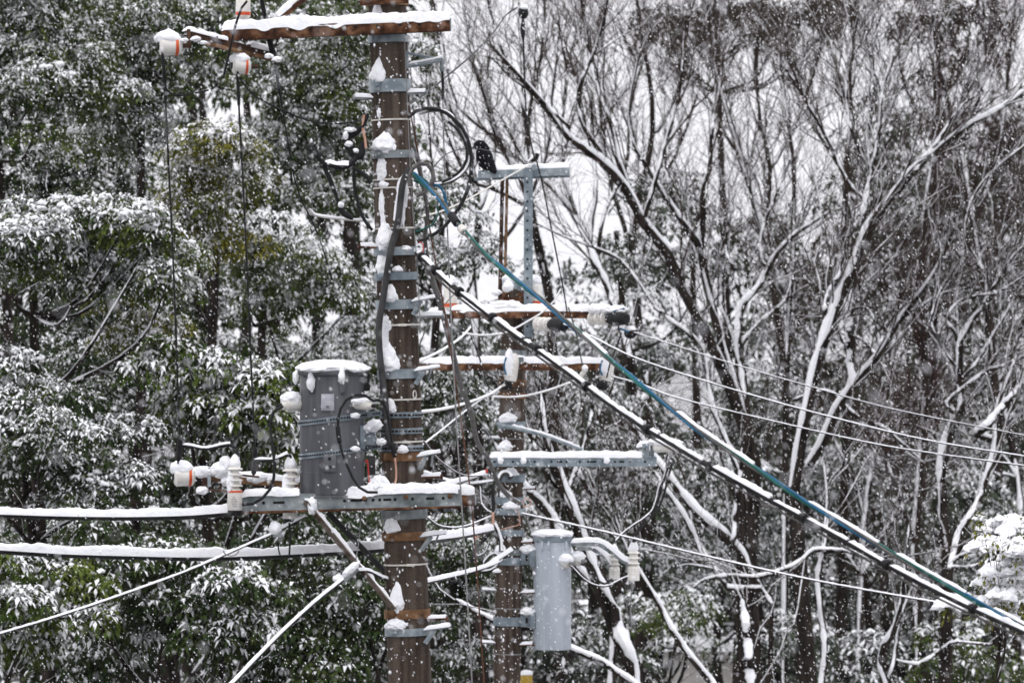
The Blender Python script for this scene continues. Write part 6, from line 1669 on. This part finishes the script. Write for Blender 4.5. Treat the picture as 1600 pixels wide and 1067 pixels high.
# the nest of black service leads left of the second pole
nest = [
 ('snowy lead ending at the red cap', [(660, 770, 30.4), (700, 758, 36), (735, 748, 43), (757, 740, 45.6)], .014, .026),
 ('snowy lead under the one with the red cap', [(664, 740, 30.4), (700, 752, 38), (735, 756, 43), (768, 752, 45.6)], .011, .016),
 ('black lead hanging in a loop from the wavering cable to the rear hooks', [(750, 760, 45.5), (752, 785, 45.5), (760, 797, 45.5), (770, 802, 45.5)], .016, .010),
 ('black vertical lead with brown tape left of the farther shaft', [(770, 760, 45.4), (771, 800, 45.4), (768, 825, 45.4), (755, 845, 45.4), (742, 860, 45.4), (737, 880, 45.4)], .017, 0),
 ('white-topped black lead bending down close to the farther shaft', [(772, 818, 45.4), (778, 830, 45.4), (782, 845, 45.4), (783, 862, 45.4)], .020, .020),
 ('black lead curling behind the snowy thick cable end', [(745, 835, 45.5), (740, 850, 45.5), (745, 868, 45.5), (758, 862, 45.5), (764, 848, 45.5)], .012, .008),
 ('black lead looping low beside the farther pole', [(755, 880, 45.5), (765, 868, 45.5), (776, 866, 45.5), (780, 878, 45.5), (768, 890, 45.5), (750, 893, 45.5)], .012, .012),
 ('snowy white lead branching low beside the farther pole', [(735, 895, 45.3), (755, 888, 45.3), (775, 876, 45.3), (800, 860, 45.4)], .015, .03),
]
for k, (lab, pts, r, sn_) in enumerate(nest):
    cable(lab, pts, r, 'cable', sn_, 270 + k, 'service leads at the farther pole', 30, name='service_lead', sw=1.3)
rc = [o for o in bpy.data.objects if o.get('label') == 'snowy lead ending at the red cap'][0]
part('end_cap', MB().lathe(P(757, 740, 45.55), (.5, 0, .85), [(0, .018), (.03, .022), (.05, .008)], 10), M['red'], rc)
part('snow_heap', MB().blob(P(757, 742, 45.52), (.03, .03, .015), 280, .3), M['snow'], rc)
tape = thing('tan_lead', 'tan taped lead bending beside the black ones at the farther pole', 'cable', P(745, 833, 45.3))
part('sheath', MB().tube(smooth(PX([(770, 800, 45.3), (770, 818, 45.3), (762, 828, 45.3), (748, 836, 45.3), (742, 842, 45.3)], 45.3), 20), .013, 8), M['copper'], tape)

# ---------------------------------------------------------------- things low behind the trees
hs = thing('small_house', 'pale plastered house wall low behind the bare trunks', 'house', P(1090, 533 + HC / (79 / F), 79))
s7 = 79 / F
wl = MB(); c0 = P(1082, 1100, 79.6); wl.box(c0, 130 * s7, 1.0, 170 * s7); part('wall', wl, M['wall'], hs)
rf = MB(); rf.add([P(1008, 1016, 79.0), P(1156, 1016, 79.0), P(1156, 994, 79.8), P(1008, 994, 79.8), P(1008, 1014, 80.6), P(1156, 1014, 80.6)], [[0, 1, 2, 3], [3, 2, 5, 4]])
rfo = part('roof', rf, M['roof'], hs)
part('snow_cover', MB().ridge([P(1006, 1012, 79.4), P(1158, 1012, 79.4)], 1.0, .18, 290, .1, step=.05), M['snow'], rfo)
yb_ = thing('yellow_sign_board', 'small yellow board with snow on top, low beside the farther pole', 'sign board', P(822, 1100, 62))
part('panel', MB().box(P(822, 1060, 62), 20 * 62 / F, .05, 14 * 62 / F), M['yellow'], yb_)
for u in (815, 829):
    pp_ = P(u, 1075, 62); part('post', MB().tube([np.array([pp_[0], 62.06, -.1]), np.array([pp_[0], 62.06, pp_[2] + .1])], .03, 8), M['wire'], yb_)
part('snow_cap', MB().ridge([P(812, 1053, 62), P(832, 1053, 62)], .07, .05, 291), M['snow'], yb_)
# ================================================================ falling snow
rgs = np.random.default_rng(5)
N = 48000
dd = (rgs.uniform(2.6 ** 3, 54.0 ** 3, N)) ** (1 / 3)
xx = rgs.uniform(-1, 1, N) * (820 * dd / F + 0.5)
zz = HC + rgs.uniform(-1, 1, N) * (550 * dd / F + 0.5)
zz = np.maximum(zz, 0.2)
vs = np.array([[1, 0, 0], [-1, 0, 0], [0, 1, 0], [0, -1, 0], [0, 0, 1], [0, 0, -1]], float)
fs = np.array([[0, 2, 4], [2, 1, 4], [1, 3, 4], [3, 0, 4], [2, 0, 5], [1, 2, 5], [3, 1, 5], [0, 3, 5]])
r = (0.0022 + 0.0031 * rgs.beta(1.3, 2.2, N)) * np.where(rgs.uniform(0, 1, N) < 0.10, 1.5, 1.0)
sh = 1 + rgs.normal(0, 0.18, (N, len(vs), 1))
st = np.stack([np.ones(N), np.ones(N), rgs.uniform(1.0, 2.0, N)], 1)
W = vs[None] * sh * r[:, None, None] * st[:, None]
W[:, :, 0] += W[:, :, 2] * rgs.normal(-0.35, 0.25, (N, 1))
Vv = W + np.stack([xx, dd, zz], 1)[:, None]
mb = MB().add(Vv.reshape(-1, 3), (fs[None] + (np.arange(N) * len(vs))[:, None, None]).reshape(-1, 3))
o = obj('falling_snow', mb.mesh('falling_snow', M['snow']))
o['kind'] = 'stuff'


# ================================================================ the snowy air
hm = bpy.data.materials.new('snowy_air'); hm.use_nodes = True
hn = hm.node_tree; hn.nodes.clear()
ho = hn.nodes.new('ShaderNodeOutputMaterial'); hv = hn.nodes.new('ShaderNodeVolumePrincipled')
hv.inputs['Color'].default_value = (0.93, 0.93, 0.95, 1); hv.inputs['Density'].default_value = 0.00012
hn.links.new(hv.outputs[0], ho.inputs['Volume'])
mb = MB().box((0, 735, 13.5), 1440, 1600, 30)
o = obj('haze', mb.mesh('haze', hm)); o['kind'] = 'stuff'
